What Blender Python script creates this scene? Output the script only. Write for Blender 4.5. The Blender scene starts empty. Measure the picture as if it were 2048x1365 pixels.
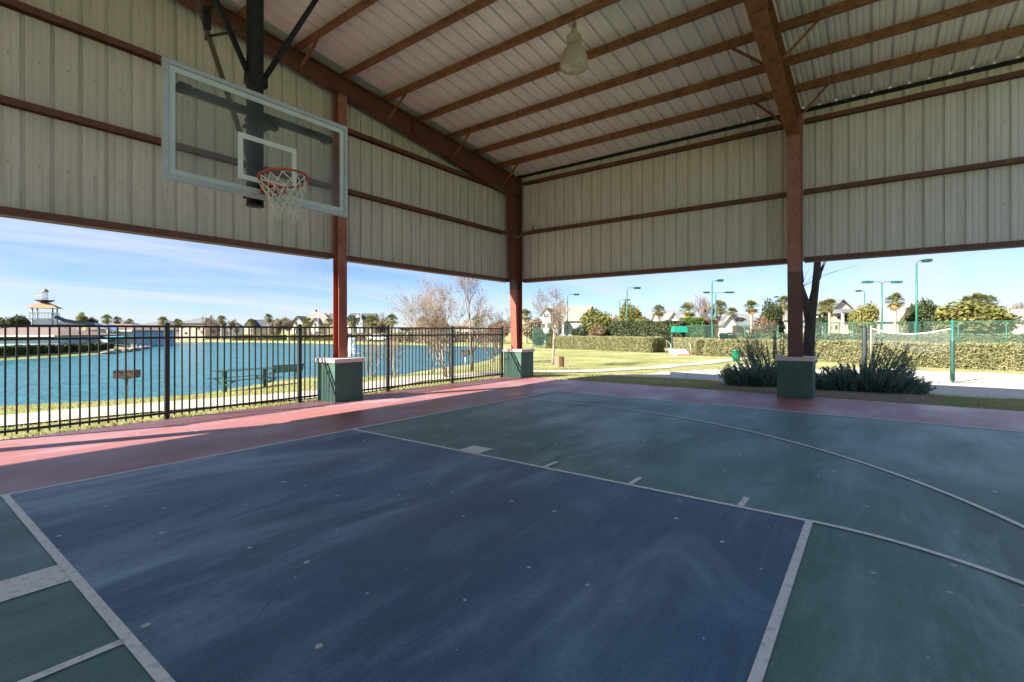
import bpy, math, random
import numpy as np
from mathutils import Vector, Matrix
random.seed(7)
rng = np.random.default_rng(7)
S = bpy.context.scene
COL = S.collection
R = math.radians

# ------------------------------------------------------------------ camera
YAW = R(37.119); FPX = 972.9; PCX = 1011.4; HZ = 662.0
CAM = np.array([-2.561, -6.158, 1.46])
cd = bpy.data.cameras.new('camera'); co = bpy.data.objects.new('camera', cd); COL.objects.link(co)
cd.sensor_width = 36; cd.lens = FPX / 2048 * 36
cd.shift_x = (1024 - PCX) / 2048; cd.shift_y = -(682.5 - HZ) / 2048
cd.clip_start = .05; cd.clip_end = 6000
co.location = CAM; co.rotation_euler = (R(90), 0, YAW - R(90))
S.camera = co

# ------------------------------------------------------------------ sun and sky
SUN_EL = R(32.5); SUN_AZ = (-.924, .383)
SKY = 0.05; SUNP = 5.0; EXPO = 1.85
sl = bpy.data.lights.new('sun', 'SUN'); sl.energy = SUNP; sl.angle = R(.5); sl.color = (1, .95, .87)
so = bpy.data.objects.new('sun', sl); COL.objects.link(so)
sd_ = Vector((SUN_AZ[0] * math.cos(SUN_EL), SUN_AZ[1] * math.cos(SUN_EL), math.sin(SUN_EL)))
so.rotation_euler = sd_.to_track_quat('Z', 'Y').to_euler()
W = bpy.data.worlds.new('World'); S.world = W; W.use_nodes = True
wn = W.node_tree; wn.nodes.clear()
def wnode(t, **k):
    n = wn.nodes.new(t)
    for a, v in k.items(): setattr(n, a, v)
    return n
out = wnode('ShaderNodeOutputWorld'); bg = wnode('ShaderNodeBackground')
sky = wnode('ShaderNodeTexSky'); sky.sky_type = 'NISHITA'; sky.sun_disc = False
sky.sun_elevation = SUN_EL; sky.sun_rotation = math.atan2(SUN_AZ[0], SUN_AZ[1])
sky.air_density = .85; sky.dust_density = .1; sky.ozone_density = 2.0
tc = wnode('ShaderNodeTexCoord'); sep = wnode('ShaderNodeSeparateXYZ'); wn.links.new(tc.outputs['Generated'], sep.inputs[0])
za = wnode('ShaderNodeMath', operation='ADD'); za.inputs[1].default_value = .12; wn.links.new(sep.outputs['Z'], za.inputs[0])
zm = wnode('ShaderNodeMath', operation='MAXIMUM'); zm.inputs[1].default_value = .05; wn.links.new(za.outputs[0], zm.inputs[0])
dx = wnode('ShaderNodeMath', operation='DIVIDE'); dy = wnode('ShaderNodeMath', operation='DIVIDE')
wn.links.new(sep.outputs['X'], dx.inputs[0]); wn.links.new(zm.outputs[0], dx.inputs[1])
wn.links.new(sep.outputs['Y'], dy.inputs[0]); wn.links.new(zm.outputs[0], dy.inputs[1])
cb = wnode('ShaderNodeCombineXYZ'); wn.links.new(dx.outputs[0], cb.inputs[0]); wn.links.new(dy.outputs[0], cb.inputs[1])
mp = wnode('ShaderNodeMapping'); mp.inputs['Rotation'].default_value = (0, 0, R(-28)); mp.inputs['Scale'].default_value = (.28, 1.05, 1)
mp.inputs['Location'].default_value = (1.3, .4, 0)
wn.links.new(cb.outputs[0], mp.inputs['Vector'])
nz = wnode('ShaderNodeTexNoise'); nz.inputs['Scale'].default_value = 1.1; nz.inputs['Detail'].default_value = 8; nz.inputs['Roughness'].default_value = .58
nz.inputs['Distortion'].default_value = .5
wn.links.new(mp.outputs[0], nz.inputs['Vector'])
cr = wnode('ShaderNodeValToRGB'); cr.color_ramp.elements[0].position = .4; cr.color_ramp.elements[1].position = .68
cr.color_ramp.elements[0].color = (0, 0, 0, 1); cr.color_ramp.elements[1].color = (.75, .75, .75, 1)
wn.links.new(nz.outputs['Fac'], cr.inputs[0])
mixc = wnode('ShaderNodeMix', data_type='RGBA'); mixc.inputs['B'].default_value = (4.7, 5.1, 5.6, 1)
wbm = wnode('ShaderNodeMix', data_type='RGBA', blend_type='MULTIPLY'); wbm.inputs['Factor'].default_value = 1; wbm.inputs['B'].default_value = (.68, .77, 1.0, 1)
wn.links.new(sky.outputs[0], wbm.inputs['A'])
wn.links.new(cr.outputs[0], mixc.inputs['Factor']); wn.links.new(wbm.outputs['Result'], mixc.inputs['A'])
wn.links.new(mixc.outputs['Result'], bg.inputs['Color']); bg.inputs['Strength'].default_value = SKY
wn.links.new(bg.outputs[0], out.inputs[0])
S.view_settings.view_transform = 'Standard'; S.view_settings.look = 'None'
S.view_settings.exposure = EXPO; S.view_settings.gamma = 1; S.view_settings.use_curve_mapping = False
S.render.engine = 'CYCLES'
S.cycles.max_bounces = 10; S.cycles.diffuse_bounces = 6; S.cycles.transparent_max_bounces = 24
S.cycles.sample_clamp_indirect = 8; S.cycles.use_denoising = True; S.cycles.caustics_reflective = False

# ------------------------------------------------------------------ helpers
class MB:
    """collects geometry for ONE mesh object"""
    def __init__(s): s.v = []; s.f = []; s.m = []
    def add(s, vs, fs, mi=0):
        b = len(s.v); s.v.extend([tuple(map(float, p)) for p in vs])
        for f in fs: s.f.append(tuple(i + b for i in f)); s.m.append(mi)
    def hexa(s, p, mi=0):      # 4 bottom ccw, 4 top ccw
        s.add(p, [(3, 2, 1, 0), (4, 5, 6, 7), (0, 1, 5, 4), (1, 2, 6, 5), (2, 3, 7, 6), (3, 0, 4, 7)], mi)
    def box(s, x0, x1, y0, y1, z0, z1, mi=0):
        s.hexa([(x0, y0, z0), (x1, y0, z0), (x1, y1, z0), (x0, y1, z0), (x0, y0, z1), (x1, y0, z1), (x1, y1, z1), (x0, y1, z1)], mi)
    def obox(s, c, ax, ay, az, mi=0):   # centre and half-axis vectors
        c, ax, ay, az = map(Vector, (c, ax, ay, az))
        s.hexa([c - ax - ay - az, c + ax - ay - az, c + ax + ay - az, c - ax + ay - az,
                c - ax - ay + az, c + ax - ay + az, c + ax + ay + az, c - ax + ay + az], mi)
    def bar(s, a, b, w, h, up=(0, 0, 1), mi=0):
        a, b = Vector(a), Vector(b); d = (b - a); L = d.length; d.normalize()
        u = Vector(up); x = d.cross(u)
        if x.length < 1e-5: x = d.cross(Vector((1, 0, 0)))
        x.normalize(); u = x.cross(d)
        s.obox((a + b) / 2, d * L / 2, x * w / 2, u * h / 2, mi)
    def tube(s, pts, rad, n=8, mi=0, cap=True):
        pts = [Vector(p) for p in pts]
        if not hasattr(rad, '__len__'): rad = [rad] * len(pts)
        vs = []; prev = None
        for i, p in enumerate(pts):
            d = (pts[min(i + 1, len(pts) - 1)] - pts[max(i - 1, 0)])
            if d.length < 1e-9: d = Vector((0, 0, 1))
            d.normalize()
            if prev is None:
                x = d.orthogonal().normalized()
            else:
                x = prev - d * prev.dot(d)
                x = x.normalized() if x.length > 1e-6 else d.orthogonal().normalized()
            prev = x; y = d.cross(x)
            for k in range(n):
                a = 2 * math.pi * k / n
                vs.append(p + (x * math.cos(a) + y * math.sin(a)) * rad[i])
        fs = []
        for i in range(len(pts) - 1):
            for k in range(n):
                fs.append((i * n + k, i * n + (k + 1) % n, (i + 1) * n + (k + 1) % n, (i + 1) * n + k))
        if cap:
            fs.append(tuple(range(n - 1, -1, -1))); fs.append(tuple((len(pts) - 1) * n + k for k in range(n)))
        s.add(vs, fs, mi)
    def lathe(s, prof, n=24, c=(0, 0, 0), mi=0):
        vs = []; fs = []
        for r, z in prof:
            for k in range(n):
                a = 2 * math.pi * k / n; vs.append((c[0] + r * math.cos(a), c[1] + r * math.sin(a), c[2] + z))
        for i in range(len(prof) - 1):
            for k in range(n):
                fs.append((i * n + k, i * n + (k + 1) % n, (i + 1) * n + (k + 1) % n, (i + 1) * n + k))
        s.add(vs, fs, mi)
    def torus(s, c, Rr, r, n=40, m=10, M=None, mi=0):
        vs = []; fs = []
        for i in range(n):
            a = 2 * math.pi * i / n
            for j in range(m):
                b = 2 * math.pi * j / m
                p = Vector(((Rr + r * math.cos(b)) * math.cos(a), (Rr + r * math.cos(b)) * math.sin(a), r * math.sin(b)))
                if M: p = M @ p
                vs.append(Vector(c) + p)
        for i in range(n):
            for j in range(m):
                fs.append((i * m + j, ((i + 1) % n) * m + j, ((i + 1) % n) * m + (j + 1) % m, i * m + (j + 1) % m))
        s.add(vs, fs, mi)
    def quads(s, C, U, V, mi=0):   # arrays of centres and half axes
        C = np.asarray(C); U = np.asarray(U); V = np.asarray(V)
        b = len(s.v); n = len(C)
        P = np.stack([C - U - V, C + U - V, C + U + V, C - U + V], 1).reshape(-1, 3)
        s.v.extend(map(tuple, P.tolist()))
        s.f.extend([(b + 4 * i, b + 4 * i + 1, b + 4 * i + 2, b + 4 * i + 3) for i in range(n)]); s.m.extend([mi] * n)
    def prism(s, poly, z0, z1, mi=0):   # 2d polygon extruded in z
        n = len(poly)
        vs = [(p[0], p[1], z0) for p in poly] + [(p[0], p[1], z1) for p in poly]
        fs = [tuple(range(n - 1, -1, -1)), tuple(range(n, 2 * n))] + [(i, (i + 1) % n, n + (i + 1) % n, n + i) for i in range(n)]
        s.add(vs, fs, mi)
    def xform(s, M):
        s.v = [tuple(M @ Vector(p)) for p in s.v]; return s
    def build(s, name, mats, parent=None, smooth=False, loc=None, bevel=0):
        me = bpy.data.meshes.new(name)
        me.from_pydata(s.v, [], s.f); me.update()
        if not isinstance(mats, (list, tuple)): mats = [mats]
        for m in mats: me.materials.append(m)
        if len(mats) > 1: me.polygons.foreach_set('material_index', s.m)
        if smooth: me.polygons.foreach_set('use_smooth', [True] * len(me.polygons))
        o = bpy.data.objects.new(name, me); COL.objects.link(o)
        if loc is not None: o.location = loc
        if parent is not None: o.parent = parent
        if bevel:
            b = o.modifiers.new('bevel', 'BEVEL'); b.width = bevel; b.segments = 2; b.limit_method = 'ANGLE'; b.angle_limit = R(40)
        return o

def tag(o, label, cat, group=None):
    o['label'] = label; o['category'] = cat
    if group: o['group'] = group
    return o
def thing(name, label, cat, loc=(0, 0, 0), rz=0, group=None):
    o = bpy.data.objects.new(name, None); COL.objects.link(o)
    o.location = loc; o.rotation_euler = (0, 0, rz); o.empty_display_size = .2
    return tag(o, label, cat, group)
def struct(o, kind='structure'):
    o['kind'] = kind; return o
def dup(src, name=None):
    c = src.copy(); COL.objects.link(c); return c
def dup_tree(src, parent=None):
    c = src.copy(); COL.objects.link(c)
    if parent: c.parent = parent
    for ch in list(src.children): dup_tree(ch, c)
    return c

# ------------------------------------------------------------------ materials
def mat(name, c1, c2=None, scale=4.0, rough=.6, bump=0.0, bscale=None, metal=0.0, stretch=(1, 1, 1), lo=.35, hi=.65,
        detail=6, spec=.5, c3=None, s3=30, a3=.5, coord='Object', alpha=1, transl=0):
    m = bpy.data.materials.new(name); m.use_nodes = True; nt = m.node_tree; b = nt.nodes['Principled BSDF']
    b.inputs['Roughness'].default_value = rough; b.inputs['Metallic'].default_value = metal
    b.inputs['Specular IOR Level'].default_value = spec; b.inputs['Alpha'].default_value = alpha
    b.inputs['Base Color'].default_value = (*c1, 1)
    if c2 is None and not bump: return m
    t = nt.nodes.new('ShaderNodeTexCoord'); mpn = nt.nodes.new('ShaderNodeMapping'); mpn.inputs['Scale'].default_value = stretch
    nt.links.new(t.outputs[coord], mpn.inputs['Vector'])
    if c2 is not None:
        n = nt.nodes.new('ShaderNodeTexNoise'); n.inputs['Scale'].default_value = scale; n.inputs['Detail'].default_value = detail
        nt.links.new(mpn.outputs[0], n.inputs['Vector'])
        rp = nt.nodes.new('ShaderNodeValToRGB'); rp.color_ramp.elements[0].position = lo; rp.color_ramp.elements[1].position = hi
        rp.color_ramp.elements[0].color = (*c1, 1); rp.color_ramp.elements[1].color = (*c2, 1)
        nt.links.new(n.outputs['Fac'], rp.inputs[0]); last = rp.outputs[0]
        if c3 is not None:
            n3 = nt.nodes.new('ShaderNodeTexNoise'); n3.inputs['Scale'].default_value = s3; n3.inputs['Detail'].default_value = 4
            nt.links.new(mpn.outputs[0], n3.inputs['Vector'])
            r3 = nt.nodes.new('ShaderNodeValToRGB'); r3.color_ramp.elements[0].position = .52; r3.color_ramp.elements[1].position = .66
            r3.color_ramp.elements[0].color = (0, 0, 0, 1); r3.color_ramp.elements[1].color = (a3, a3, a3, 1)
            nt.links.new(n3.outputs['Fac'], r3.inputs[0])
            mx = nt.nodes.new('ShaderNodeMix'); mx.data_type = 'RGBA'; mx.inputs['B'].default_value = (*c3, 1)
            nt.links.new(r3.outputs[0], mx.inputs['Factor']); nt.links.new(last, mx.inputs['A']); last = mx.outputs['Result']
        nt.links.new(last, b.inputs['Base Color'])
    if bump:
        nb = nt.nodes.new('ShaderNodeTexNoise'); nb.inputs['Scale'].default_value = bscale or scale * 6; nb.inputs['Detail'].default_value = 4
        nt.links.new(mpn.outputs[0], nb.inputs['Vector'])
        bp = nt.nodes.new('ShaderNodeBump'); bp.inputs['Strength'].default_value = bump; bp.inputs['Distance'].default_value = .02
        nt.links.new(nb.outputs['Fac'], bp.inputs['Height']); nt.links.new(bp.outputs[0], b.inputs['Normal'])
    return m
def leafmat(name, c1, c2, scale=1.5, transl=.3):
    m = mat(name, c1, c2, scale=scale, rough=.6, spec=.25)
    nt = m.node_tree; b = nt.nodes['Principled BSDF']; o = nt.nodes['Material Output']
    tr = nt.nodes.new('ShaderNodeBsdfTranslucent'); mx = nt.nodes.new('ShaderNodeMixShader'); mx.inputs[0].default_value = transl
    src = b.inputs['Base Color'].links[0].from_socket
    nt.links.new(src, tr.inputs['Color']); nt.links.new(b.outputs[0], mx.inputs[1]); nt.links.new(tr.outputs[0], mx.inputs[2])
    nt.links.new(mx.outputs[0], o.inputs['Surface'])
    return m

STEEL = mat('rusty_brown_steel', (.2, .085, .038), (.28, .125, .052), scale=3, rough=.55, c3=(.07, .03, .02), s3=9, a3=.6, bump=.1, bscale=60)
MAROON_SUNLIT = mat('sunlit_maroon_paint', (.32, .085, .05), (.25, .065, .04), scale=3, rough=.45, c3=(.16, .05, .03), s3=10, a3=.4)  # same maroon brightened for sunlit gable columns, sunlight put into the colour
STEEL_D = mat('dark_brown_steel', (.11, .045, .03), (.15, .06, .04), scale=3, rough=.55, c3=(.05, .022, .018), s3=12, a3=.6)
PRIMER = mat('faded_red_primer', (.36, .17, .13), (.28, .12, .09), scale=2.5, rough=.6, c3=(.12, .05, .04), s3=14, a3=.5, bump=.08, bscale=70)
MAROON = mat('maroon_paint', (.12, .035, .024), (.09, .028, .02), scale=3, rough=.45, c3=(.1, .03, .02), s3=10, a3=.4)  # darker copy of the maroon, for the main frame columns in shade
BLACKIRON = mat('black_iron', (.012, .011, .01), (.02, .018, .015), scale=8, rough=.45)
BLACKPIPE = mat('black_pipe_paint', (.008, .008, .009), (.016, .016, .017), scale=6, rough=.6, c3=(.035, .03, .028), s3=25, a3=.4, spec=.25)
OLIVE = mat('olive_pipe_paint', (.07, .058, .03), (.1, .085, .045), scale=7, rough=.6, c3=(.03, .025, .018), s3=12, a3=.6)

def panel_mat(name, c1, c2, dirt, axis, rough=.5, spec=.4):
    """painted ribbed sheet: streaks along the ribs, dirt and a fine cross grain"""
    st = {'z': (3.2, 3.2, .22), 'x': (.22, 3.2, 3.2)}[axis]
    m = mat(name, c1, c2, scale=1.6, rough=rough, stretch=st, lo=.3, hi=.7, c3=dirt, s3=3.4, a3=.34, spec=spec, bump=.04, bscale=14)
    return m
WALLP = panel_mat('beige_wall_sheet', (.575, .55, .525), (.675, .65, .625), (.37, .35, .31), 'z')
WALLP2 = panel_mat('warm_grey_wall_sheet', (.62, .6, .56), (.7, .68, .64), (.46, .43, .37), 'z')
DECKP = panel_mat('roof_sheet_underside', (.82, .79, .77), (.87, .85, .83), (.72, .68, .65), 'x', rough=.25, spec=.7)

def block_mat():
    m = bpy.data.materials.new('green_painted_block'); m.use_nodes = True; nt = m.node_tree; b = nt.nodes['Principled BSDF']
    b.inputs['Roughness'].default_value = .6
    tcn = nt.nodes.new('ShaderNodeTexCoord'); sp = nt.nodes.new('ShaderNodeSeparateXYZ'); nt.links.new(tcn.outputs['Object'], sp.inputs[0])
    ad = nt.nodes.new('ShaderNodeMath'); ad.operation = 'ADD'; nt.links.new(sp.outputs['X'], ad.inputs[0]); nt.links.new(sp.outputs['Y'], ad.inputs[1])
    cbn = nt.nodes.new('ShaderNodeCombineXYZ'); nt.links.new(ad.outputs[0], cbn.inputs[0]); nt.links.new(sp.outputs['Z'], cbn.inputs[1])
    br = nt.nodes.new('ShaderNodeTexBrick'); br.inputs['Scale'].default_value = 1; br.inputs['Brick Width'].default_value = .4; br.inputs['Row Height'].default_value = .2
    br.inputs['Mortar Size'].default_value = .006; br.inputs['Mortar Smooth'].default_value = .4
    br.inputs['Color1'].default_value = (.03, .095, .066, 1); br.inputs['Color2'].default_value = (.036, .108, .075, 1); br.inputs['Mortar'].default_value = (.026, .08, .056, 1)
    nt.links.new(cbn.outputs[0], br.inputs['Vector'])
    n = nt.nodes.new('ShaderNodeTexNoise'); n.inputs['Scale'].default_value = 45; nt.links.new(tcn.outputs['Object'], n.inputs['Vector'])
    n2 = nt.nodes.new('ShaderNodeTexNoise'); n2.inputs['Scale'].default_value = 3; n2.inputs['Detail'].default_value = 6; nt.links.new(tcn.outputs['Object'], n2.inputs['Vector'])
    mx = nt.nodes.new('ShaderNodeMix'); mx.data_type = 'RGBA'; mx.blend_type = 'OVERLAY'; mx.inputs['Factor'].default_value = .5
    nt.links.new(br.outputs['Color'], mx.inputs['A']); nt.links.new(n2.outputs['Color'], mx.inputs['B'])
    hs = nt.nodes.new('ShaderNodeHueSaturation'); hs.inputs['Saturation'].default_value = .85; nt.links.new(mx.outputs['Result'], hs.inputs['Color'])
    nt.links.new(hs.outputs[0], b.inputs['Base Color'])
    sm = nt.nodes.new('ShaderNodeMath'); sm.operation = 'MULTIPLY_ADD'; sm.inputs[1].default_value = -1.0
    nt.links.new(br.outputs['Fac'], sm.inputs[0])
    ml = nt.nodes.new('ShaderNodeMath'); ml.operation = 'MULTIPLY'; ml.inputs[1].default_value = .35; nt.links.new(n.outputs['Fac'], ml.inputs[0]); nt.links.new(ml.outputs[0], sm.inputs[2])
    bp = nt.nodes.new('ShaderNodeBump'); bp.inputs['Strength'].default_value = .6; bp.inputs['Distance'].default_value = .008
    nt.links.new(sm.outputs[0], bp.inputs['Height']); nt.links.new(bp.outputs[0], b.inputs['Normal'])
    return m
BLOCK = block_mat()
CAPM = mat('pinkish_cap_stone', (.62, .5, .46), (.7, .58, .53), scale=5, rough=.8, bump=.2, bscale=60)

def court_mat(name, base, worn, dark, worn_amt, sx=.32, seed=0.0, rough=.5):
    """acrylic sports paint: long worn streaks, chalky patches, scuffs, chips"""
    m = bpy.data.materials.new(name); m.use_nodes = True; nt = m.node_tree; b = nt.nodes['Principled BSDF']; L = nt.links.new
    def N(t, **k):
        n = nt.nodes.new(t)
        for a, v in k.items(): setattr(n, a, v)
        return n
    tcn = N('ShaderNodeTexCoord')
    def noise(scale, stretch, detail=6, off=0, rot=0, dist=0, rgh=.55):
        mpn = N('ShaderNodeMapping'); mpn.inputs['Scale'].default_value = stretch; mpn.inputs['Location'].default_value = (off + seed, off * .7, 0); mpn.inputs['Rotation'].default_value = (0, 0, rot)
        L(tcn.outputs['Object'], mpn.inputs['Vector'])
        n = N('ShaderNodeTexNoise'); n.inputs['Scale'].default_value = scale; n.inputs['Detail'].default_value = detail; n.inputs['Distortion'].default_value = dist; n.inputs['Roughness'].default_value = rgh
        L(mpn.outputs[0], n.inputs['Vector']); return n.outputs['Fac']
    def ramp(s, lo, hi, a=0., bb=1.):
        r = N('ShaderNodeMapRange'); r.inputs['From Min'].default_value = lo; r.inputs['From Max'].default_value = hi
        r.inputs['To Min'].default_value = a; r.inputs['To Max'].default_value = bb; L(s, r.inputs['Value']); return r.outputs[0]
    def mul(a, bb):
        n = N('ShaderNodeMath', operation='MULTIPLY'); L(a, n.inputs[0])
        if isinstance(bb, float): n.inputs[1].default_value = bb
        else: L(bb, n.inputs[1])
        return n.outputs[0]
    def mix(f, a, bb):
        n = N('ShaderNodeMix', data_type='RGBA')
        L(f, n.inputs['Factor'])
        for s, k in ((a, 'A'), (bb, 'B')):
            if isinstance(s, tuple): n.inputs[k].default_value = (*s, 1)
            else: L(s, n.inputs[k])
        return n.outputs['Result']
    c = mix(ramp(noise(.55, (.6, 1.3, 1), 5, 3.1), .35, .65), base, dark)
    big = ramp(noise(.33, (.75, 1.2, 1), 3, 8.2), .45, .68)
    streak = ramp(noise(1.7, (sx, 1.5, 1), 7, 1.7, R(7), .35, .68), .47, .68)
    c = mix(mul(mul(big, streak), worn_amt), c, worn)
    c = mix(mul(ramp(noise(.9, (.5, 1, 1), 8, 5.5, R(-10), 1.2, .62), .5, .8), worn_amt * .55), c, worn)
    c = mix(ramp(noise(2.2, (.5, 1.3, 1), 6, 12.4, R(14), .8), .55, .75, 0, .55), c, dark)
    c = mix(mul(ramp(noise(4.2, (.22, 2.6, 1), 7, 21.0, R(16), .3, .65), .54, .72, 0, .16), worn_amt), c, worn)
    c = mix(ramp(noise(6.5, (.16, 2.2, 1), 5, 31.0, R(-38), .5, .6), .64, .7, 0, .5), c, dark)
    ck = N('ShaderNodeTexVoronoi', feature='DISTANCE_TO_EDGE', voronoi_dimensions='2D'); ck.inputs['Scale'].default_value = .28
    wp = N('ShaderNodeMix', data_type='RGBA'); wp.inputs['Factor'].default_value = .12; n4 = N('ShaderNodeTexNoise'); n4.inputs['Scale'].default_value = 1.6; n4.inputs['Detail'].default_value = 6
    L(tcn.outputs['Object'], n4.inputs['Vector']); L(tcn.outputs['Object'], wp.inputs['A']); L(n4.outputs['Color'], wp.inputs['B']); L(wp.outputs['Result'], ck.inputs['Vector'])
    c = mix(mul(ramp(ck.outputs['Distance'], .0025, .001), ramp(noise(.5, (1, 1, 1), 2, 41), .48, .56, 0, .55)), c, dark)
    # grain of the textured coating
    c = mix(ramp(noise(140, (1, 1, 1), 2, 0), .42, .75, 0, .3), c, worn)
    c = mix(ramp(noise(38, (1, 1, 1), 3, 4), .5, .75, 0, .35), c, dark)
    # sparse paint chips
    v = N('ShaderNodeTexVoronoi', voronoi_dimensions='2D'); v.inputs['Scale'].default_value = 2.4; L(tcn.outputs['Object'], v.inputs['Vector'])
    cs = N('ShaderNodeSeparateColor'); L(v.outputs['Color'], cs.inputs[0])
    sz = N('ShaderNodeMath', operation='MULTIPLY_ADD'); L(cs.outputs[1], sz.inputs[0]); sz.inputs[1].default_value = .05; L(mul(noise(42, (1, 1, 1), 4, 2.2), .07), sz.inputs[2])
    wv = N('ShaderNodeMath', operation='ADD'); L(v.outputs['Distance'], wv.inputs[0]); L(sz.outputs[0], wv.inputs[1])
    chip = mul(ramp(wv.outputs[0], .088, .08), ramp(cs.outputs[0], .4, .42))
    c = mix(mul(chip, .85), c, (.6, .62, .6))
    L(c, b.inputs['Base Color'])
    L(ramp(noise(1.1, (.5, 1.2, 1), 6, 9), .3, .7, rough - .1, rough + .12), b.inputs['Roughness'])
    b.inputs['Specular IOR Level'].default_value = .5
    bp = N('ShaderNodeBump'); bp.inputs['Strength'].default_value = .22; bp.inputs['Distance'].default_value = .004
    L(noise(160, (1, 1, 1), 3), bp.inputs['Height']); L(bp.outputs[0], b.inputs['Normal'])
    return m
RED = court_mat('red_court_coating', (.335, .112, .085), (.38, .3, .38), (.28, .096, .08), 1.0, seed=3, rough=.42)  # worn streaks tinted purple: bluish skylight in the shade put into their colour
GREEN = court_mat('green_court_coating', (.072, .19, .172), (.27, .44, .48), (.05, .135, .116), 1.05, seed=11, rough=.47)
BLUE = court_mat('blue_court_coating', (.052, .13, .25), (.28, .45, .62), (.036, .085, .165), 1.35, seed=5.2, rough=.5)
LINE = mat('worn_white_line', (.84, .86, .86), (.74, .78, .8), scale=2.2, rough=.5, stretch=(1, 1, 1), c3=(.3, .36, .4), s3=22, a3=.4, lo=.3, hi=.8)

# ------------------------------------------------------------------ ground model
ZW = -0.95
CY, SY = math.cos(YAW), math.sin(YAW)
def ray(u, v):
    l = (u - PCX) / FPX
    return np.array([CY + l * SY, SY - l * CY, (HZ - v) / FPX])
def onz(u, v, z):
    r = ray(u, v); return CAM + r * ((z - CAM[2]) / r[2])
def PD(u, d):
    r = ray(u, HZ); return (CAM + r * d)[:2]
def ZD(v, d): return CAM[2] + (HZ - v) * d / FPX
lake = [(-70, 40), (-45, 24), (-20, 18.5), (-6, 16.5)]
for u, v in ((0, 815), (214, 804), (322, 796), (381, 792), (440, 782), (490, 774.5), (520, 769), (576, 758), (640, 757.5), (740, 758), (800, 751), (835, 744), (885, 736), (930, 731), (980, 720), (1002, 706), (1012, 700), (1004, 695), (960, 694),
             (900, 692), (800, 690), (700, 689), (600, 687), (500, 685.5), (400, 685), (330, 685), (291, 687), (293, 697), (255, 704), (200, 709), (140, 713), (0, 722), (-150, 731)):
    p = onz(u, v, ZW); lake.append((p[0], p[1]))
LP = np.array(lake)
def lake_sd(x, y):
    x = np.atleast_1d(np.asarray(x, float)); y = np.atleast_1d(np.asarray(y, float))
    best = np.full(x.shape, 1e9); ins = np.zeros(x.shape, bool)
    n = len(LP)
    for i in range(n):
        ax, ay = LP[i]; bx, by = LP[(i + 1) % n]
        ex, ey = bx - ax, by - ay; t = np.clip(((x - ax) * ex + (y - ay) * ey) / (ex * ex + ey * ey), 0, 1)
        best = np.minimum(best, np.hypot(x - ax - t * ex, y - ay - t * ey))
        cond = ((ay > y) != (by > y))
        xi = ax + (y - ay) / ((by - ay) if abs(by - ay) > 1e-9 else 1e-9) * ex
        ins ^= cond & (x < xi)
    return np.where(ins, -best, best)
def terrain(x, y):
    x = np.atleast_1d(np.asarray(x, float)); y = np.atleast_1d(np.asarray(y, float))
    d = lake_sd(x, y)
    zl = np.where(d < 0, np.maximum(-2.4, ZW + .3 * d), ZW + .06 * np.minimum(d, .6) + .1 * d)
    ze = -np.minimum(.75, np.maximum(0, x - 11.0) * .05)
    far = -.4 * np.clip((np.hypot(x - CAM[0], y - CAM[1]) - 40) / 20, 0, 1)
    z = np.minimum(np.minimum(zl, ze), far)
    z = np.minimum(z, -.015 - .02 * np.clip(np.maximum(np.maximum(x - 10.2, y - 3.2), 0) / 1.5, 0, 1))
    inside = (x > -9.6) & (x < 10.05) & (y < 3.05)
    return np.where(inside, np.minimum(z, -.1), z)
def T(x, y): return float(terrain(x, y)[0])
def G(u, v, maxd=220):
    r = ray(u, v); t = np.concatenate([np.arange(3, 60, .05), np.arange(60, maxd, .25)])
    P = CAM[None] + t[:, None] * r[None]
    hit = np.nonzero(P[:, 2] <= terrain(P[:, 0], P[:, 1]))[0]
    i = hit[0] if len(hit) else len(t) - 1
    return P[i], t[i]
def GD(u, d):
    p = PD(u, d); return Vector((p[0], p[1], T(p[0], p[1])))

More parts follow.
